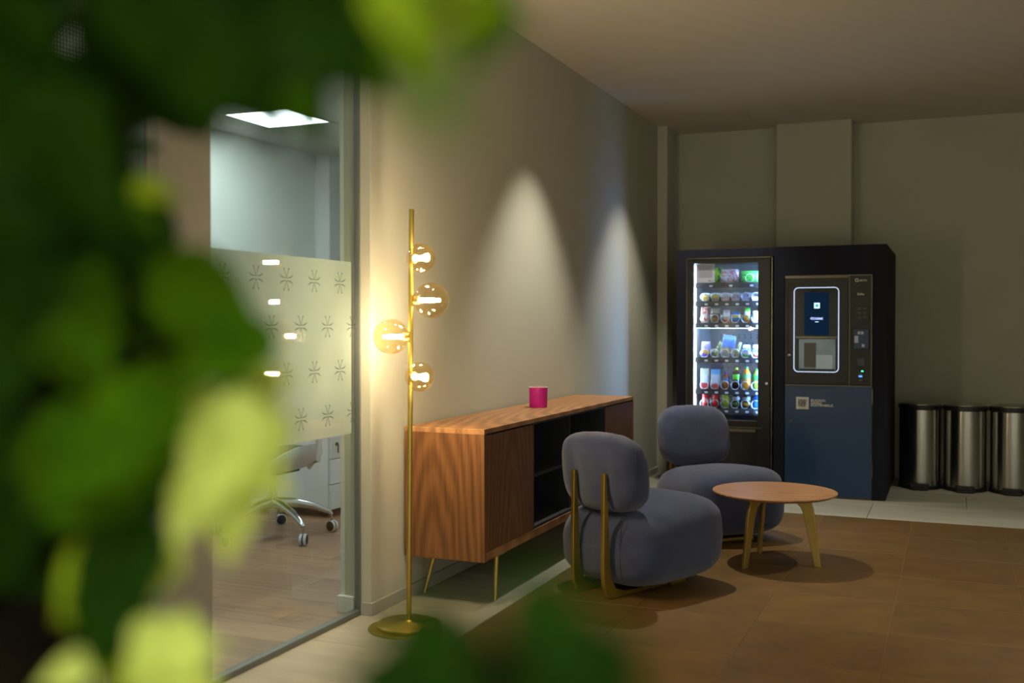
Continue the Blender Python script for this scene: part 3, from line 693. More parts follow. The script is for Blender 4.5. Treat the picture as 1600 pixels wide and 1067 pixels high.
# ------------------------------------------------------------------ the goods in the machine
def pmat(name, cols, kind='band', scale=9.0):
    """printed packaging: bands or blotches of colour"""
    if name in M: return name
    m, nt, out = nodes(name); b = bsdf(nt, cols[0], 0.35)
    tc = nt.nodes.new('ShaderNodeTexCoord')
    cr = nt.nodes.new('ShaderNodeValToRGB'); cr.color_ramp.interpolation = 'CONSTANT'
    if kind == 'band':
        sp = nt.nodes.new('ShaderNodeSeparateXYZ'); nt.links.new(tc.outputs['Generated'], sp.inputs[0])
        nz = nt.nodes.new('ShaderNodeTexNoise'); nz.inputs['Scale'].default_value = 5; nt.links.new(tc.outputs['Generated'], nz.inputs['Vector'])
        ma = nt.nodes.new('ShaderNodeMath'); ma.operation = 'MULTIPLY_ADD'; ma.inputs[1].default_value = 0.35
        mb = nt.nodes.new('ShaderNodeMath'); mb.operation = 'SUBTRACT'; mb.inputs[1].default_value = 0.175
        nt.links.new(nz.outputs['Fac'], ma.inputs[0]); nt.links.new(sp.outputs['Z'], ma.inputs[2]); nt.links.new(ma.outputs[0], mb.inputs[0]); src = mb.outputs[0]
    else:
        nz = nt.nodes.new('ShaderNodeTexNoise'); nz.inputs['Scale'].default_value = scale; nz.inputs['Detail'].default_value = 1; nt.links.new(tc.outputs['Generated'], nz.inputs['Vector'])
        mr = nt.nodes.new('ShaderNodeMapRange'); mr.inputs['From Min'].default_value = 0.3; mr.inputs['From Max'].default_value = 0.7
        nt.links.new(nz.outputs['Fac'], mr.inputs['Value']); src = mr.outputs[0]
    e = cr.color_ramp.elements; n = len(cols)
    while len(e) < n: e.new(0.5)
    for i, c in enumerate(cols): e[i].position = i/n; e[i].color = c
    nt.links.new(src, cr.inputs[0]); nt.links.new(cr.outputs[0], b.inputs['Base Color']); nt.links.new(b.outputs[0], out.inputs[0]); return name
def place(o, x, zt, y=F+0.098, rot=(0, 0, 0)):
    o.location = (x, y, zt); o.rotation_euler = rot
def bag(label, cols, x, si, w, h, th=0.045, tilt=0.0, kind='blot', zoff=0.0, lean=0.0):
    zt = ST[si]+0.016
    mn = pmat('print_%d_%d' % (si, int(x*1000)), cols, kind, 4.0)
    mb = MB()
    def f(co):
        k = abs(co.z)/(h/2); return Vector((co.x*(1+0.08*k*k), co.y*(1-k**3)+0.0004*math.sin(co.x*900)*k, co.z))
    mb.superell((0, th/2, h/2), (w/2, th/2, h/2), 0.35, 0.55, 28, 18, f)
    o = tag(mb.build('snack_bag', mn, None, smooth=True), label, 'snack bag', 'snacks in the machine')
    place(o, x, zt+zoff+abs(math.sin(tilt))*w*0.5, rot=(lean, tilt, 0))
    zz = MB()
    for zc in (0.0015, h-0.0055): zz.box(-w/2*1.06, w/2*1.06, th/2-0.0012, th/2+0.0012, zc, zc+0.004)
    zz.build('crimp', 'coil_white', o)
    return o
def carton(label, cols, x, si, w, h, d, kind='band'):
    mn = pmat('print_%d_%d' % (si, int(x*1000)), cols, kind)
    o = tag(MB().box(-w/2, w/2, 0, d, 0, h, 0.004).build('snack_pack', mn, None), label, 'snack pack', 'snacks in the machine')
    place(o, x, ST[si]+0.016)
    MB().prism(rrect(-w*0.32, w*0.32, h*0.3, h*0.72, 0.005, 3), Matrix(((1, 0, 0, 0), (0, 0, -1, -0.0006), (0, 1, 0, 0), (0, 0, 0, 1))), 0.001).build('label_patch', 'paper', o)
    return o
def bottle(label, liquid, labcol, capcol, x, si, h, r, cat='bottle'):
    def pm(c, nm):
        nm = 'drink_%d_%d_%s' % (si, int(x*1000), nm); mat(nm, c, 0.25, var=0.06, scale=(40, 40, 40)); return nm
    o = tag(MB().lathe([(r*0.85, 0), (r, 0.006), (r, h*0.42), (r*0.94, h*0.46), (r, h*0.5), (r, h*0.66), (r*0.8, h*0.76), (r*0.42, h*0.88), (r*0.40, h*0.91)], (0, 0, 0), 24).build('drink_bottle', pm(liquid, 'liquid'), None, smooth=50), label, cat, 'drinks in the machine')
    place(o, x, ST[si]+0.016, y=F+0.100+r)
    MB().lathe([(r*1.01, h*0.47), (r*1.02, h*0.48), (r*1.02, h*0.67), (r*0.95, h*0.705)], (0, 0, 0), 24, cap=False).build('label', pm(labcol, 'label'), o, smooth=True)
    MB().lathe([(r*0.46, h*0.905), (r*0.46, h*0.995), (r*0.42, h)], (0, 0, 0), 18).build('cap', pm(capcol, 'cap'), o, smooth=30)
    return o
def can(label, cols, x, si, h, r, lid='chrome'):
    mn = pmat('print_%d_%d' % (si, int(x*1000)), cols, 'band')
    o = tag(MB().lathe([(r*0.8, 0), (r, 0.006), (r, h*0.86), (r*0.84, h*0.965)], (0, 0, 0), 26).build('drink_can', mn, None, smooth=50), label, 'can', 'drinks in the machine')
    place(o, x, ST[si]+0.016, y=F+0.100+r)
    if lid not in M: mat(lid, rgb(214, 176, 30), 0.3, 0.3, var=0.03)
    l = MB().lathe([(r*0.84, h*0.965), (r*0.87, h*0.975), (r*0.87, h), (r*0.80, h), (r*0.78, h*0.98), (0, h*0.98)], (0, 0, 0), 26, cap=False).build('lid', lid, o, smooth=30)
    return o
W_ = rgb(225, 228, 232); BK = rgb(24, 24, 28)
bag('lime green snack bag half behind the paper notice', [rgb(90, 150, 20), rgb(140, 200, 30), rgb(40, 90, 60)], 0.612, 0, 0.13, 0.118)
bag('white and pink sweets bag on the top shelf', [W_, rgb(196, 206, 220), rgb(226, 120, 160), rgb(210, 150, 60), W_], 0.735, 0, 0.135, 0.105)
bag('bright green snack bag on the top shelf', [rgb(70, 190, 60), rgb(110, 215, 90), rgb(60, 170, 70)], 0.885, 0, 0.130, 0.090)
bag('small yellow snack bag leftmost on the second shelf', [rgb(220, 190, 20), rgb(200, 160, 20), W_], 0.555, 1, 0.056, 0.056, 0.04, 0.12)
bag('small yellow and grey snack bag on the second shelf', [rgb(150, 160, 175), rgb(210, 180, 30), rgb(220, 190, 20)], 0.630, 1, 0.060, 0.052, 0.04, -0.08)
carton('low pink wafer pack on the second shelf', [rgb(200, 140, 140), rgb(190, 90, 90), W_], 0.706, 1, 0.060, 0.034, 0.09, 'blot')
carton('low red and white wafer pack on the second shelf', [W_, rgb(200, 80, 90), rgb(170, 150, 150)], 0.784, 1, 0.066, 0.036, 0.09, 'blot')
carton('low white and blue biscuit pack on the second shelf', [W_, rgb(110, 140, 210), rgb(230, 160, 180)], 0.860, 1, 0.062, 0.034, 0.09, 'blot')
carton('low white and orange biscuit pack at the right of the second shelf', [W_, rgb(210, 130, 60), rgb(90, 160, 190)], 0.937, 1, 0.060, 0.036, 0.09, 'blot')
bag('white and red snack packet leftmost on the third shelf', [W_, rgb(200, 205, 215), rgb(190, 110, 60), rgb(200, 60, 50)], 0.550, 2, 0.062, 0.122)
bag('brown biscuit packet with white lettering on the third shelf', [rgb(150, 120, 40), rgb(90, 66, 40), rgb(170, 160, 140)], 0.628, 2, 0.066, 0.112, kind='band')
bag('white and red wafer packet on the third shelf', [rgb(200, 70, 50), rgb(190, 175, 170), W_, rgb(200, 205, 215)], 0.712, 2, 0.046, 0.100, kind='band')
bag('deep blue snack bag with a yellow band on the third shelf', [rgb(20, 80, 180), rgb(30, 130, 200), rgb(220, 190, 60), rgb(20, 120, 210)], 0.786, 2, 0.058, 0.084, kind='band')
bag('orange and green bar standing on the third shelf', [rgb(210, 120, 40), rgb(220, 180, 60), W_, rgb(90, 190, 60)], 0.868, 2, 0.040, 0.118, kind='band')
bag('white snack packet at the right of the third shelf', [W_, rgb(235, 215, 205), W_], 0.940, 2, 0.062, 0.092)
bag('purple crisps bag leftmost on the fourth shelf', [rgb(90, 60, 190), rgb(200, 150, 70), rgb(150, 140, 200), rgb(160, 150, 210)], 0.556, 3, 0.064, 0.122, kind='band')
bag('yellow snack packet leaning left on the fourth shelf', [rgb(200, 200, 20), rgb(60, 70, 150), rgb(190, 205, 30)], 0.626, 3, 0.026, 0.125, 0.04, 0.38)
bag('tall light blue crisps bag leaning on the fourth shelf', [W_, rgb(190, 170, 120), rgb(80, 130, 220), rgb(60, 110, 210), rgb(80, 130, 220)], 0.706, 3, 0.098, 0.165, 0.06, 0.14, 'band').location.y += 0.045
bag('slim yellow packet leaning between blue bags on the fourth shelf', [rgb(190, 190, 30), rgb(210, 190, 60), rgb(90, 140, 200)], 0.790, 3, 0.022, 0.120, 0.04, 0.25)
bag('white and blue snack packet with green base on the fourth shelf', [rgb(110, 190, 50), W_, rgb(90, 140, 220), W_], 0.864, 3, 0.056, 0.100, kind='band')
bag('white and blue packet with red base at the right of the fourth shelf', [rgb(210, 80, 50), W_, rgb(80, 120, 210), W_], 0.938, 3, 0.052, 0.100, kind='band')
carton('clear sandwich box with red base leftmost on the fifth shelf', [rgb(190, 70, 80), rgb(150, 160, 155), rgb(175, 185, 175)], 0.552, 4, 0.066, 0.158, 0.05)
carton('sandwich box with blue top on the fifth shelf', [rgb(200, 80, 80), rgb(170, 180, 180), rgb(180, 190, 190), rgb(80, 160, 215)], 0.632, 4, 0.064, 0.152, 0.05)
bottle('small amber tea bottle with purple cap on the fifth shelf', rgb(160, 84, 30), rgb(90, 100, 140), rgb(90, 60, 160), 0.708, 4, 0.130, 0.026)
bottle('dark cola bottle with lime label and cap on the fifth shelf', rgb(46, 20, 18), rgb(90, 190, 30), rgb(160, 200, 20), 0.786, 4, 0.165, 0.030)
bottle('orange juice bottle with green cap on the fifth shelf', rgb(210, 130, 20), rgb(90, 150, 90), rgb(40, 150, 80), 0.863, 4, 0.175, 0.031)
bottle('green tea bottle at the right of the fifth shelf', rgb(130, 160, 40), rgb(40, 150, 60), rgb(40, 160, 60), 0.940, 4, 0.160, 0.029)
can('red soda can leftmost on the bottom shelf', [rgb(190, 30, 40), rgb(215, 120, 120), rgb(190, 30, 40)], 0.556, 5, 0.115, 0.030)
can('red soda can beside the lime green can', [rgb(200, 30, 35), rgb(200, 40, 40), rgb(190, 30, 40)], 0.632, 5, 0.115, 0.030)
can('lime green soda can on the bottom shelf', [rgb(150, 170, 20), rgb(170, 190, 30), rgb(150, 170, 20)], 0.708, 5, 0.115, 0.031)
can('black energy drink can on the bottom shelf', [BK, rgb(90, 120, 40), BK, rgb(150, 155, 160), BK], 0.786, 5, 0.113, 0.030)
can('black and yellow drink can with yellow lid on the bottom shelf', [BK, rgb(190, 140, 20), BK, rgb(140, 145, 150), BK], 0.863, 5, 0.112, 0.032, 'yellow_lid')
bottle('blue drink bottle with red cap on the bottom shelf', rgb(30, 90, 210), rgb(20, 60, 180), rgb(230, 50, 90), 0.942, 5, 0.112, 0.030)

# ------------------------------------------------------------------ hot drinks machine
hm = thing('hot_drinks_machine', 'dark blue hot drinks vending machine with touch screen beside the steel bins', 'vending machine', (1.47, 8.35, 0))
G = F-0.004
MB().box(1.0845, 1.159, G, G+0.06, 0, 1.818, 0.001).box(1.159, 1.771, G, G+0.06, 1.606, 1.818, 0.001).box(1.771, 1.862, G, G+0.06, 0, 1.818, 0.001).box(1.838, 1.862, G+0.06, 9.08, 0, 1.818, 0.001).box(1.0845, 1.838, G+0.06, 8.88, 1.79, 1.818).build('surround', 'laminate', hm)
MB().box(1.159, 1.771, G+0.05, 8.86, 0.0, 1.606).build('body', 'black_plastic', hm)
lowd = MB().box(1.166, 1.766, G-0.012, G+0.03, 0.012, 0.806, 0.003).build('lower_door', 'blue_door', hm)
MB().box(1.764, 1.769, G-0.006, G+0.03, 0.012, 0.806).box(1.166, 1.766, G-0.008, G+0.03, 0.006, 0.011).box(1.166, 1.766, G-0.010, G+0.03, 0.807, 0.813).build('door_trim', 'bronze_trim', hm)
for z in (0.16, 0.68): MB().box(1.769, 1.776, G-0.008, G+0.02, z, z+0.11, 0.002).build('hinge', 'bronze_trim', hm)
MB().lathe([(0.010, 0), (0.010, 0.010), (0.006, 0.012), (0, 0.012)], (1.208, G-0.012, 0.545), 18, (0, -1, 0)).build('lock', 'bronze_trim', lowd, smooth=30)
P = G-0.0125
MB().box(1.247, 1.336, P-0.0006, P+0.0006, 0.636, 0.724).build('logo_square', 'print_white', lowd)
words('logo_letters', 'DRIN\nKSER\nVICE', 1.262, 0.6915, 0.0235, P-0.0012, 'print_blue', lowd, width=0.060, bold=0.0006, sp=0.78)
words('slogan', 'BUONO.\nSANO.\nSOSTENIBILE.', 1.350, 0.693, 0.0240, P-0.0004, 'print_white', lowd, width=0.160, bold=0.0006, sp=0.72)
upd = MB().box(1.163, 1.612, G-0.010, G+0.05, 0.816, 1.602, 0.006).build('upper_door', 'dark_metal', hm)
MB().ring(rrect(1.168, 1.606, 0.822, 1.596, 0.006, 3), rrect(1.186, 1.588, 0.848, 1.550, 0.006, 3), face_mtx(G-0.013), 0.010).build('door_bezel', 'dark_metal', upd)
MB().box(1.166, 1.608, G-0.020, G-0.012, 1.585, 1.597, 0.002).build('bezel_highlight', 'bronze_trim', upd)
MB().ring(rrect(1.228, 1.544, 0.905, 1.519, 0.032), rrect(1.2335, 1.5385, 0.9105, 1.5135, 0.027), face_mtx(G-0.012), 0.012).build('light_ring', 'ring_led', upd)
scr = MB().prism(rrect(1.237, 1.535, 0.914, 1.510, 0.025), face_mtx(G-0.010), 0.004).build('screen', 'screen_glass', upd)
MB().box(1.303, 1.475, G-0.0130, G-0.0122, 1.172, 1.482).build('display', 'screen_on', upd)
MB().box(1.371, 1.410, G-0.0138, G-0.0132, 1.367, 1.406).build('display_icon', 'screen_icon', upd)
MB().box(1.380, 1.401, G-0.0144, G-0.0139, 1.375, 1.397).build('display_icon_square', 'screen_icon_blue', upd)
words('display_words', 'DIEMME', 1.366, 1.285, 0.0220, G-0.0136, 'screen_text', upd, width=0.066, bold=0.0004)
MB().ring([(1.356+0.009*math.cos(k*math.pi/4), 1.2935+0.009*math.sin(k*math.pi/4)) for k in range(8)], [(1.356+0.005*math.cos(k*math.pi/4), 1.2935+0.005*math.sin(k*math.pi/4)) for k in range(8)], face_mtx(G-0.0136), 0.0006).box(1.344, 1.348, G-0.0139, G-0.0133, 1.291, 1.296).build('display_mark', 'screen_text', upd)
MB().box(1.378, 1.402, G-0.0138, G-0.0132, 1.267, 1.271).build('display_line', 'screen_icon', upd)
MB().box(1.240, 1.532, G-0.018, G-0.011, 1.150, 1.164, 0.002).build('screen_divider', 'bronze_trim', upd)
dw = MB().box(1.266, 1.520, G-0.0150, G-0.0125, 0.920, 1.145).build('dispensing_window', 'hatch_steel', upd, label='grey dispensing hatch')
MB().box(1.302, 1.386, G-0.0165, G-0.0150, 0.940, 1.118).build('hatch_column', 'hatch_dark', dw)
MB().box(1.386, 1.500, G-0.0160, G-0.0150, 0.925, 1.030).build('hatch_cup_station', 'hatch_light', dw)
MB().box(1.270, 1.516, G-0.026, G-0.015, 0.918, 0.930, 0.002).build('drip_tray', 'black_plastic', dw)
MB().lathe([(0.011, 0), (0.011, 0.012), (0.007, 0.014), (0, 0.014)], (1.197, G-0.012, 1.027), 18, (0, -1, 0)).build('lock', 'chrome', upd, smooth=30)
pc = MB().box(1.617, 1.766, G-0.010, G+0.05, 0.816, 1.602, 0.004).build('payment_column', 'dark_metal', hm)
MB().box(1.612, 1.617, G-0.012, G+0.03, 0.816, 1.602).box(1.763, 1.768, G-0.012, G+0.03, 0.816, 1.602).box(1.163, 1.768, G-0.012, G+0.02, 1.599, 1.604).build('column_trim', 'bronze_trim', hm)
Q = G-0.0105
words('maker_name', 'NECTA', 1.678, 1.556, 0.0190, Q, 'print_white', pc, width=0.055, bold=0.0003)
MB().ring(rrect(1.652, 1.674, 1.553, 1.577, 0.004, 3), rrect(1.657, 1.669, 1.558, 1.572, 0.002, 3), face_mtx(Q), 0.0012).build('maker_mark', 'print_white', pc)
words('model_name', 'Etika', 1.667, 1.459, 0.0230, Q, 'print_white', pc, width=0.046, bold=0.0006)
MB().box(1.668, 1.690, Q-0.002, Q, 1.508, 1.532, 0.0005).box(1.702, 1.710, Q-0.002, Q, 1.505, 1.535, 0.0005).build('coin_slot', 'black_plastic', pc)
MB().box(1.632, 1.752, Q-0.001, Q+0.001, 1.425, 1.428).build('column_line', 'black_plastic', pc)
kp = MB().box(1.645, 1.747, Q-0.004, Q, 1.280, 1.384, 0.002).build('keypad', 'black_plastic', pc)
for i in range(2):
    for j in range(3): MB().box(1.668+i*0.038, 1.694+i*0.038, Q-0.008, Q-0.003, 1.352-j*0.031, 1.374-j*0.031, 0.003).build('key', 'keypad', kp)
cr_ = MB().box(1.640, 1.750, Q-0.005, Q, 1.072, 1.220, 0.003).build('card_reader', 'black_plastic', pc)
MB().box(1.646, 1.744, Q-0.0062, Q-0.005, 1.078, 1.214).build('reader_sticker', 'blue_door', cr_)
MB().box(1.672, 1.690, Q-0.0070, Q-0.0062, 1.180, 1.200).box(1.694, 1.712, Q-0.0070, Q-0.0062, 1.180, 1.200).box(1.700, 1.718, Q-0.0070, Q-0.0062, 1.090, 1.110).box(1.650, 1.676, Q-0.0068, Q-0.0062, 1.12, 1.17).build('sticker_symbols', 'paper', cr_)
MB().box(1.668, 1.721, Q-0.003, Q, 0.955, 1.012, 0.002).build('note_slot', 'screen_glass', pc)
rd = MB().box(1.668, 1.719, Q-0.006, Q, 0.842, 0.930, 0.003).build('tap_reader', 'black_plastic', pc)
MB().box(1.697, 1.712, Q-0.0072, Q-0.006, 0.914, 0.923).build('green_light', 'led_green', rd)
MB().box(1.680, 1.704, Q-0.0072, Q-0.006, 0.876, 0.888).build('blue_light', 'led_blue', rd)
MB().box(1.682, 1.702, Q-0.0072, Q-0.006, 0.896, 0.903).box(1.680, 1.704, Q-0.0072, Q-0.006, 0.850, 0.857).build('reader_print', 'ink', rd)

# ------------------------------------------------------------------ indoor tree close to the camera
LEAVES = {
 'U': [(1.867,0.341,1.472,0.054,'d'), (1.559,0.592,1.651,0.080,'d'), (1.654,0.518,1.600,0.079,'d'), (1.509,0.691,1.685,0.108,'d'), (1.703,0.526,1.571,0.089,'d'), (1.899,0.440,1.508,0.064,'d'), (1.709,0.633,1.623,0.086,'d'), (1.739,0.672,1.638,0.104,'d'), (1.798,0.402,1.486,0.070,'d'), (1.550,0.599,1.596,0.105,'d'), (1.630,0.558,1.556,0.084,'d'), (1.712,0.526,1.531,0.071,'d'), (1.666,0.561,1.569,0.085,'d'), (1.848,0.504,1.509,0.062,'d'), (1.658,0.733,1.618,0.113,'d'), (1.780,0.574,1.551,0.085,'d'), (1.880,0.333,1.414,0.053,'d'), (1.540,0.633,1.547,0.091,'d'), (1.504,0.639,1.576,0.101,'d'), (1.506,0.698,1.573,0.118,'d'), (1.836,0.503,1.481,0.082,'d'), (1.619,0.746,1.569,0.122,'d'), (1.754,0.596,1.525,0.077,'d'), (1.861,0.354,1.395,0.047,'d'), (1.579,0.603,1.491,0.106,'d'), (1.498,0.650,1.505,0.093,'d'), (1.864,0.386,1.408,0.060,'d'), (1.688,0.541,1.468,0.093,'d'), (1.597,0.626,1.501,0.107,'d'), (1.970,0.364,1.391,0.057,'d'), (1.661,0.692,1.511,0.101,'d'), (1.696,0.660,1.497,0.103,'d'), (1.474,0.674,1.482,0.102,'d'), (1.775,0.576,1.429,0.080,'d')],
 'T': [(1.858,0.542,1.564,0.080,'d'), (1.820,0.595,1.598,0.080,'d'), (2.017,0.395,1.477,0.056,'d'), (1.832,0.654,1.613,0.093,'d'), (1.748,0.762,1.674,0.117,'d'), (1.944,0.552,1.547,0.076,'m'), (1.859,0.685,1.614,0.094,'d'), (1.885,0.622,1.593,0.071,'d'), (1.963,0.407,1.464,0.054,'d'), (1.813,0.587,1.561,0.078,'d'), (1.805,0.596,1.543,0.077,'d'), (1.888,0.570,1.533,0.088,'d'), (1.864,0.609,1.549,0.078,'m'), (1.871,0.590,1.532,0.091,'d'), (1.845,0.549,1.486,0.076,'d'), (1.733,0.705,1.546,0.110,'m'), (1.815,0.608,1.506,0.091,'d'), (1.957,0.470,1.442,0.061,'d'), (1.869,0.617,1.502,0.073,'d'), (1.764,0.764,1.560,0.117,'d'), (1.943,0.430,1.406,0.065,'d'), (1.690,0.755,1.521,0.103,'d'), (1.729,0.711,1.507,0.097,'d'), (1.915,0.537,1.440,0.081,'d'), (1.751,0.789,1.534,0.116,'d'), (1.859,0.597,1.472,0.074,'d'), (1.983,0.393,1.363,0.047,'d'), (1.679,0.757,1.474,0.110,'m'), (1.827,0.581,1.431,0.090,'d'), (2.008,0.421,1.365,0.050,'d'), (2.013,0.423,1.352,0.024,'m'), (1.986,0.434,1.376,0.055,'d'), (2.052,0.386,1.366,0.050,'d'), (2.076,0.363,1.370,0.055,'d'), (2.071,0.394,1.385,0.050,'m')],
 'M': [(1.683,0.495,1.407,0.070,'d'), (1.646,0.526,1.420,0.093,'d'), (1.732,0.497,1.398,0.068,'d'), (1.639,0.576,1.435,0.080,'d'), (1.704,0.516,1.411,0.081,'d'), (1.647,0.627,1.442,0.081,'d'), (1.577,0.722,1.463,0.093,'d'), (1.755,0.603,1.422,0.077,'d'), (1.675,0.499,1.374,0.073,'d'), (1.617,0.539,1.385,0.075,'d'), (1.626,0.533,1.396,0.079,'d'), (1.852,0.394,1.340,0.060,'d'), (1.707,0.517,1.380,0.073,'d'), (1.591,0.613,1.392,0.085,'d'), (1.922,0.371,1.329,0.060,'d'), (1.594,0.691,1.412,0.099,'d'), (1.568,0.721,1.412,0.101,'d'), (1.808,0.407,1.315,0.061,'d'), (1.659,0.510,1.346,0.087,'d'), (1.661,0.515,1.346,0.090,'d'), (1.869,0.398,1.311,0.055,'d'), (1.687,0.546,1.340,0.082,'d'), (1.518,0.695,1.348,0.108,'d'), (1.882,0.411,1.306,0.058,'d'), (1.660,0.620,1.352,0.092,'d'), (1.756,0.533,1.334,0.073,'d'), (1.882,0.330,1.287,0.049,'d'), (1.548,0.587,1.299,0.101,'d'), (1.482,0.654,1.300,0.100,'d'), (1.879,0.364,1.272,0.060,'d'), (1.543,0.668,1.322,0.115,'d'), (1.547,0.663,1.299,0.090,'d'), (1.771,0.513,1.292,0.083,'d'), (1.629,0.663,1.302,0.104,'d'), (1.720,0.552,1.308,0.079,'d'), (1.840,0.483,1.281,0.073,'d'), (1.652,0.704,1.306,0.109,'m'), (1.780,0.559,1.294,0.087,'d')],
 'L': [(1.712,0.457,1.258,0.066,'d'), (1.574,0.587,1.239,0.089,'d'), (1.505,0.633,1.248,0.104,'d'), (1.887,0.367,1.260,0.052,'d'), (1.605,0.621,1.260,0.080,'d'), (1.563,0.631,1.261,0.103,'d'), (1.852,0.441,1.257,0.065,'m'), (1.707,0.564,1.242,0.097,'d'), (1.609,0.691,1.270,0.117,'m'), (1.790,0.551,1.259,0.072,'m'), (1.626,0.734,1.266,0.093,'m'), (1.678,0.688,1.253,0.090,'d'), (1.896,0.330,1.233,0.052,'d'), (1.655,0.525,1.216,0.079,'d'), (1.683,0.499,1.204,0.085,'d'), (1.734,0.521,1.222,0.084,'d'), (1.661,0.591,1.213,0.086,'d'), (1.666,0.589,1.205,0.087,'d'), (1.778,0.514,1.225,0.071,'m'), (1.681,0.637,1.213,0.084,'m'), (1.607,0.687,1.186,0.106,'d'), (1.852,0.513,1.205,0.063,'m'), (1.698,0.680,1.205,0.090,'d'), (1.710,0.638,1.193,0.088,'m'), (1.835,0.376,1.182,0.062,'d'), (1.585,0.564,1.159,0.081,'d'), (1.466,0.652,1.156,0.104,'d'), (1.695,0.524,1.159,0.080,'d'), (1.690,0.526,1.177,0.077,'d'), (1.653,0.556,1.172,0.088,'d'), (1.867,0.432,1.181,0.064,'m'), (1.742,0.540,1.174,0.075,'d'), (1.648,0.654,1.166,0.107,'m'), (1.889,0.438,1.192,0.062,'m'), (1.788,0.548,1.162,0.068,'d'), (1.685,0.658,1.143,0.080,'m'), (1.705,0.488,1.126,0.088,'d'), (1.639,0.521,1.135,0.084,'d'), (1.525,0.626,1.086,0.104,'d'), (1.805,0.444,1.148,0.058,'d'), (1.537,0.685,1.101,0.109,'d'), (1.662,0.557,1.131,0.089,'d'), (1.841,0.452,1.157,0.069,'m'), (1.639,0.642,1.114,0.081,'d'), (1.567,0.708,1.092,0.110,'d'), (1.915,0.489,1.236,0.060,'m'), (1.904,0.485,1.264,0.060,'m'), (1.911,0.508,1.220,0.045,'m')],
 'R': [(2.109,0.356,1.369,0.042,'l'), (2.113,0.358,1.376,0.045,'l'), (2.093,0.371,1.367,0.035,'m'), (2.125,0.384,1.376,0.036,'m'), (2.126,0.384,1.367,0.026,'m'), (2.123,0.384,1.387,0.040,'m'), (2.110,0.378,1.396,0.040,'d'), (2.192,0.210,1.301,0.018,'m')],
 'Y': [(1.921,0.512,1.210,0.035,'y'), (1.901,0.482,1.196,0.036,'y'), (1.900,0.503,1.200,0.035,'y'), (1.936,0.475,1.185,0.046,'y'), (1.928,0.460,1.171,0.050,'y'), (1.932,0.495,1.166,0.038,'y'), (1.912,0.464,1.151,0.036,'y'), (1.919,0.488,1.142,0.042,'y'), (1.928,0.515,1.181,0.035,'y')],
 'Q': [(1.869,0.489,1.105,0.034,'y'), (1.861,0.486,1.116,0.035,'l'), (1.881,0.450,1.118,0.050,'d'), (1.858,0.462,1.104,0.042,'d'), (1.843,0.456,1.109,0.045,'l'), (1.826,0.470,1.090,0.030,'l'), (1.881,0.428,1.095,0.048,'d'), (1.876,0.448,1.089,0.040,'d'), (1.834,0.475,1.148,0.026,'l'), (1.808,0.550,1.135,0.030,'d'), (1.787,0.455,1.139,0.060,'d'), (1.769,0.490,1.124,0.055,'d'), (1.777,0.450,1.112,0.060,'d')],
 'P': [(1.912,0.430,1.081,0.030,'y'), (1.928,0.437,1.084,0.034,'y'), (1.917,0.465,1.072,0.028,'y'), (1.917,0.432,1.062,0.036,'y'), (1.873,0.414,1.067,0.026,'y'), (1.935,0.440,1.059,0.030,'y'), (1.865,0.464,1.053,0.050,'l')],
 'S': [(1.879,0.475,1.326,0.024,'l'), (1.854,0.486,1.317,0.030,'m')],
 'B': [(2.150,0.261,1.149,0.028,'d'), (2.168,0.258,1.159,0.032,'d'), (2.170,0.269,1.145,0.030,'d'), (2.200,0.260,1.170,0.026,'d'), (2.202,0.283,1.156,0.034,'d'), (2.198,0.281,1.147,0.034,'d'), (2.208,0.296,1.143,0.026,'d'), (2.184,0.275,1.143,0.030,'d'), (2.160,0.265,1.144,0.030,'d'), (2.206,0.284,1.149,0.030,'d')],
}

tree = thing('indoor_tree', 'leafy potted indoor tree out of focus close to the camera', 'potted tree', (1.70, 0.55, 0))
MB().lathe([(0.14, 0), (0.16, 0.01), (0.20, 0.36), (0.20, 0.38), (0.18, 0.38), (0.175, 0.33)], (1.70, 0.55, 0), 36).build('pot', 'pot', tree, smooth=30)
MB().lathe([(0.176, 0.31), (0.176, 0.335), (0.0, 0.345)], (1.70, 0.55, 0), 30).build('soil', 'soil', tree, smooth=True)
TR = [(1.70, 0.55, 0.33), (1.690, 0.535, 0.65), (1.690, 0.540, 0.997), (1.697, 0.563, 1.067), (1.703, 0.591, 1.129), (1.712, 0.616, 1.224), (1.708, 0.62, 1.35), (1.699, 0.619, 1.47), (1.694, 0.619, 1.60)]
MB().tube(TR, [0.056, 0.052, 0.050, 0.047, 0.042, 0.028, 0.018, 0.012, 0.006], 14).build('trunk', 'bark', tree, smooth=True)
def leaf_mesh(seed, wid):
    rnd = random.Random(seed); b = bmesh.new(); n = 7; rows = []
    for i in range(n+1):
        t = i/n; w = wid*math.sin(math.pi*min(1, t**0.75))*(1-0.25*t)+0.004; z = t-0.12*t*t*0
        droop = -0.22*t*t
        rows.append([b.verts.new((sx*w, t, droop+abs(sx)*w*0.30+0.012*math.sin(9*t+sx*2+seed))) for sx in (-1, -0.5, 0, 0.5, 1)])
    for r, q in zip(rows, rows[1:]):
        for k in range(4): b.faces.new((r[k], r[k+1], q[k+1], q[k]))
    me = bpy.data.meshes.new('leaf'); b.to_mesh(me); b.free()
    for p in me.polygons: p.use_smooth = True
    return me
LM = {'d': 'leaf_shaded', 'm': 'leaf_half_lit', 'l': 'leaf_lit_lime', 'y': 'leaf_lit_pale'}
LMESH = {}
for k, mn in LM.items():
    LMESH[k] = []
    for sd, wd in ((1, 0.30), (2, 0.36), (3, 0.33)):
        me = leaf_mesh(sd, wd); me.materials.append(M[mn]); LMESH[k].append(me)
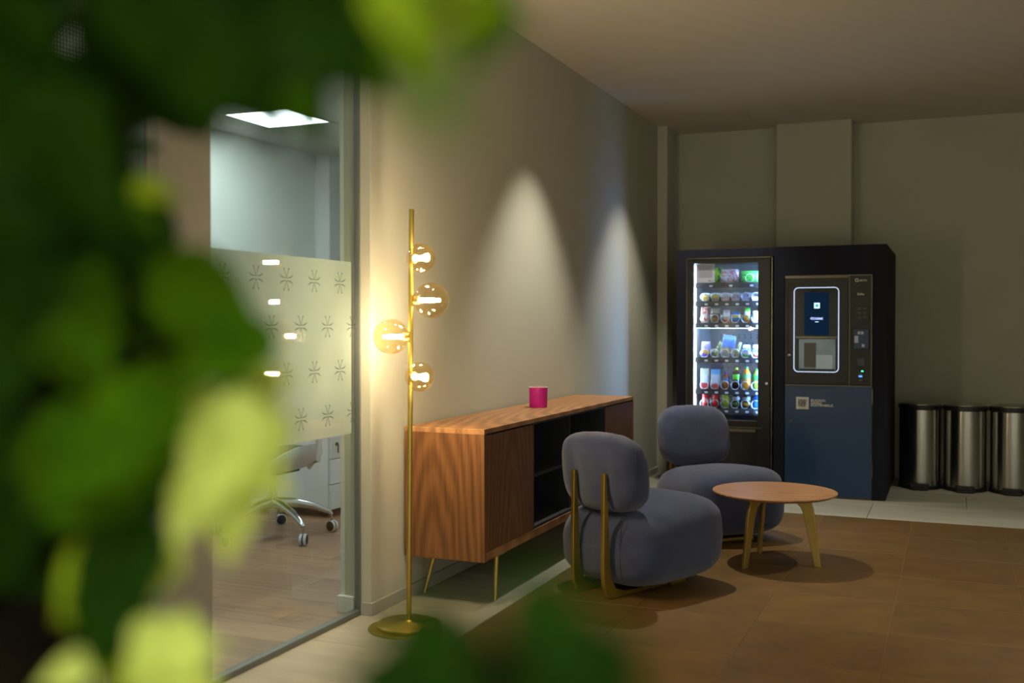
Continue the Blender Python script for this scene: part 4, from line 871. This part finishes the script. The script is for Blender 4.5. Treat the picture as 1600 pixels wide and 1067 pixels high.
ANCH = {'U': 7, 'T': 7, 'M': 6, 'L': 5, 'R': 7, 'Y': 4, 'Q': 3, 'P': 2, 'S': 6, 'B': 2}
VIA = {'B': (1.97, 0.40, 0.96), 'R': (1.95, 0.52, 1.62), 'T': (1.85, 0.56, 1.56)}
rnd = random.Random(5)
camp = Vector((2.30, 0.0, 1.25)); tl = Vector((1.70, 0.55, 0))
for g, lv in LEAVES.items():
    P0 = Vector(TR[ANCH[g]]); cen = sum((Vector(l[:3]) for l in lv), Vector())/len(lv)
    far = max(lv, key=lambda l: (Vector(l[:3])-P0).length); tip = Vector(far[:3])
    mid = Vector(VIA[g]) if g in VIA else P0.lerp(cen, 0.5)+Vector((0, 0.03, 0.02))
    path = []
    for i in range(11):
        t = i/10; a = P0.lerp(mid, t); b = mid.lerp(cen, t); path.append(a.lerp(b, t))
    br = MB().tube(path, [0.009-0.006*i/10 for i in range(11)], 7)
    for (x, y, z, s, k) in lv:
        p = Vector((x, y, z)); d = (p-cen)
        out_ = (p-Vector((1.70, 0.58, z))); out_.z = 0
        ldir = (d.normalized()*0.5 if d.length > 1e-4 else Vector((0, 0, 0)))+Vector((rnd.uniform(-1, 1), rnd.uniform(-1, 1), rnd.uniform(-0.9, 0.5)))*0.8+Vector((0, 0, -0.3))
        face = (camp-p).normalized()*1.1+Vector((0, 0, 0.55))+Vector((rnd.uniform(-1, 1), rnd.uniform(-1, 1), rnd.uniform(-1, 1)))*0.55
        zax = face.normalized(); yax = (ldir-zax*ldir.dot(zax)).normalized(); xax = yax.cross(zax)
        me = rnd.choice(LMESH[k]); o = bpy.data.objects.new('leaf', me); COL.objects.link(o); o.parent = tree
        S = s*1.35
        base_ = p-yax*S*0.5
        mt = Matrix((xax, yax, zax)).transposed().to_4x4(); mt.translation = base_-tl
        o.matrix_local = mt @ Matrix.Scale(S, 4)
        q = min(path[3:], key=lambda v: (v-base_).length)
        m2 = q.lerp(base_, 0.5)+Vector((0, 0, 0.008))
        br.tube([q, m2, base_+yax*S*0.05], [0.0026, 0.0018, 0.0011], 5)
    br.build('branch', 'bark', tree, smooth=True)
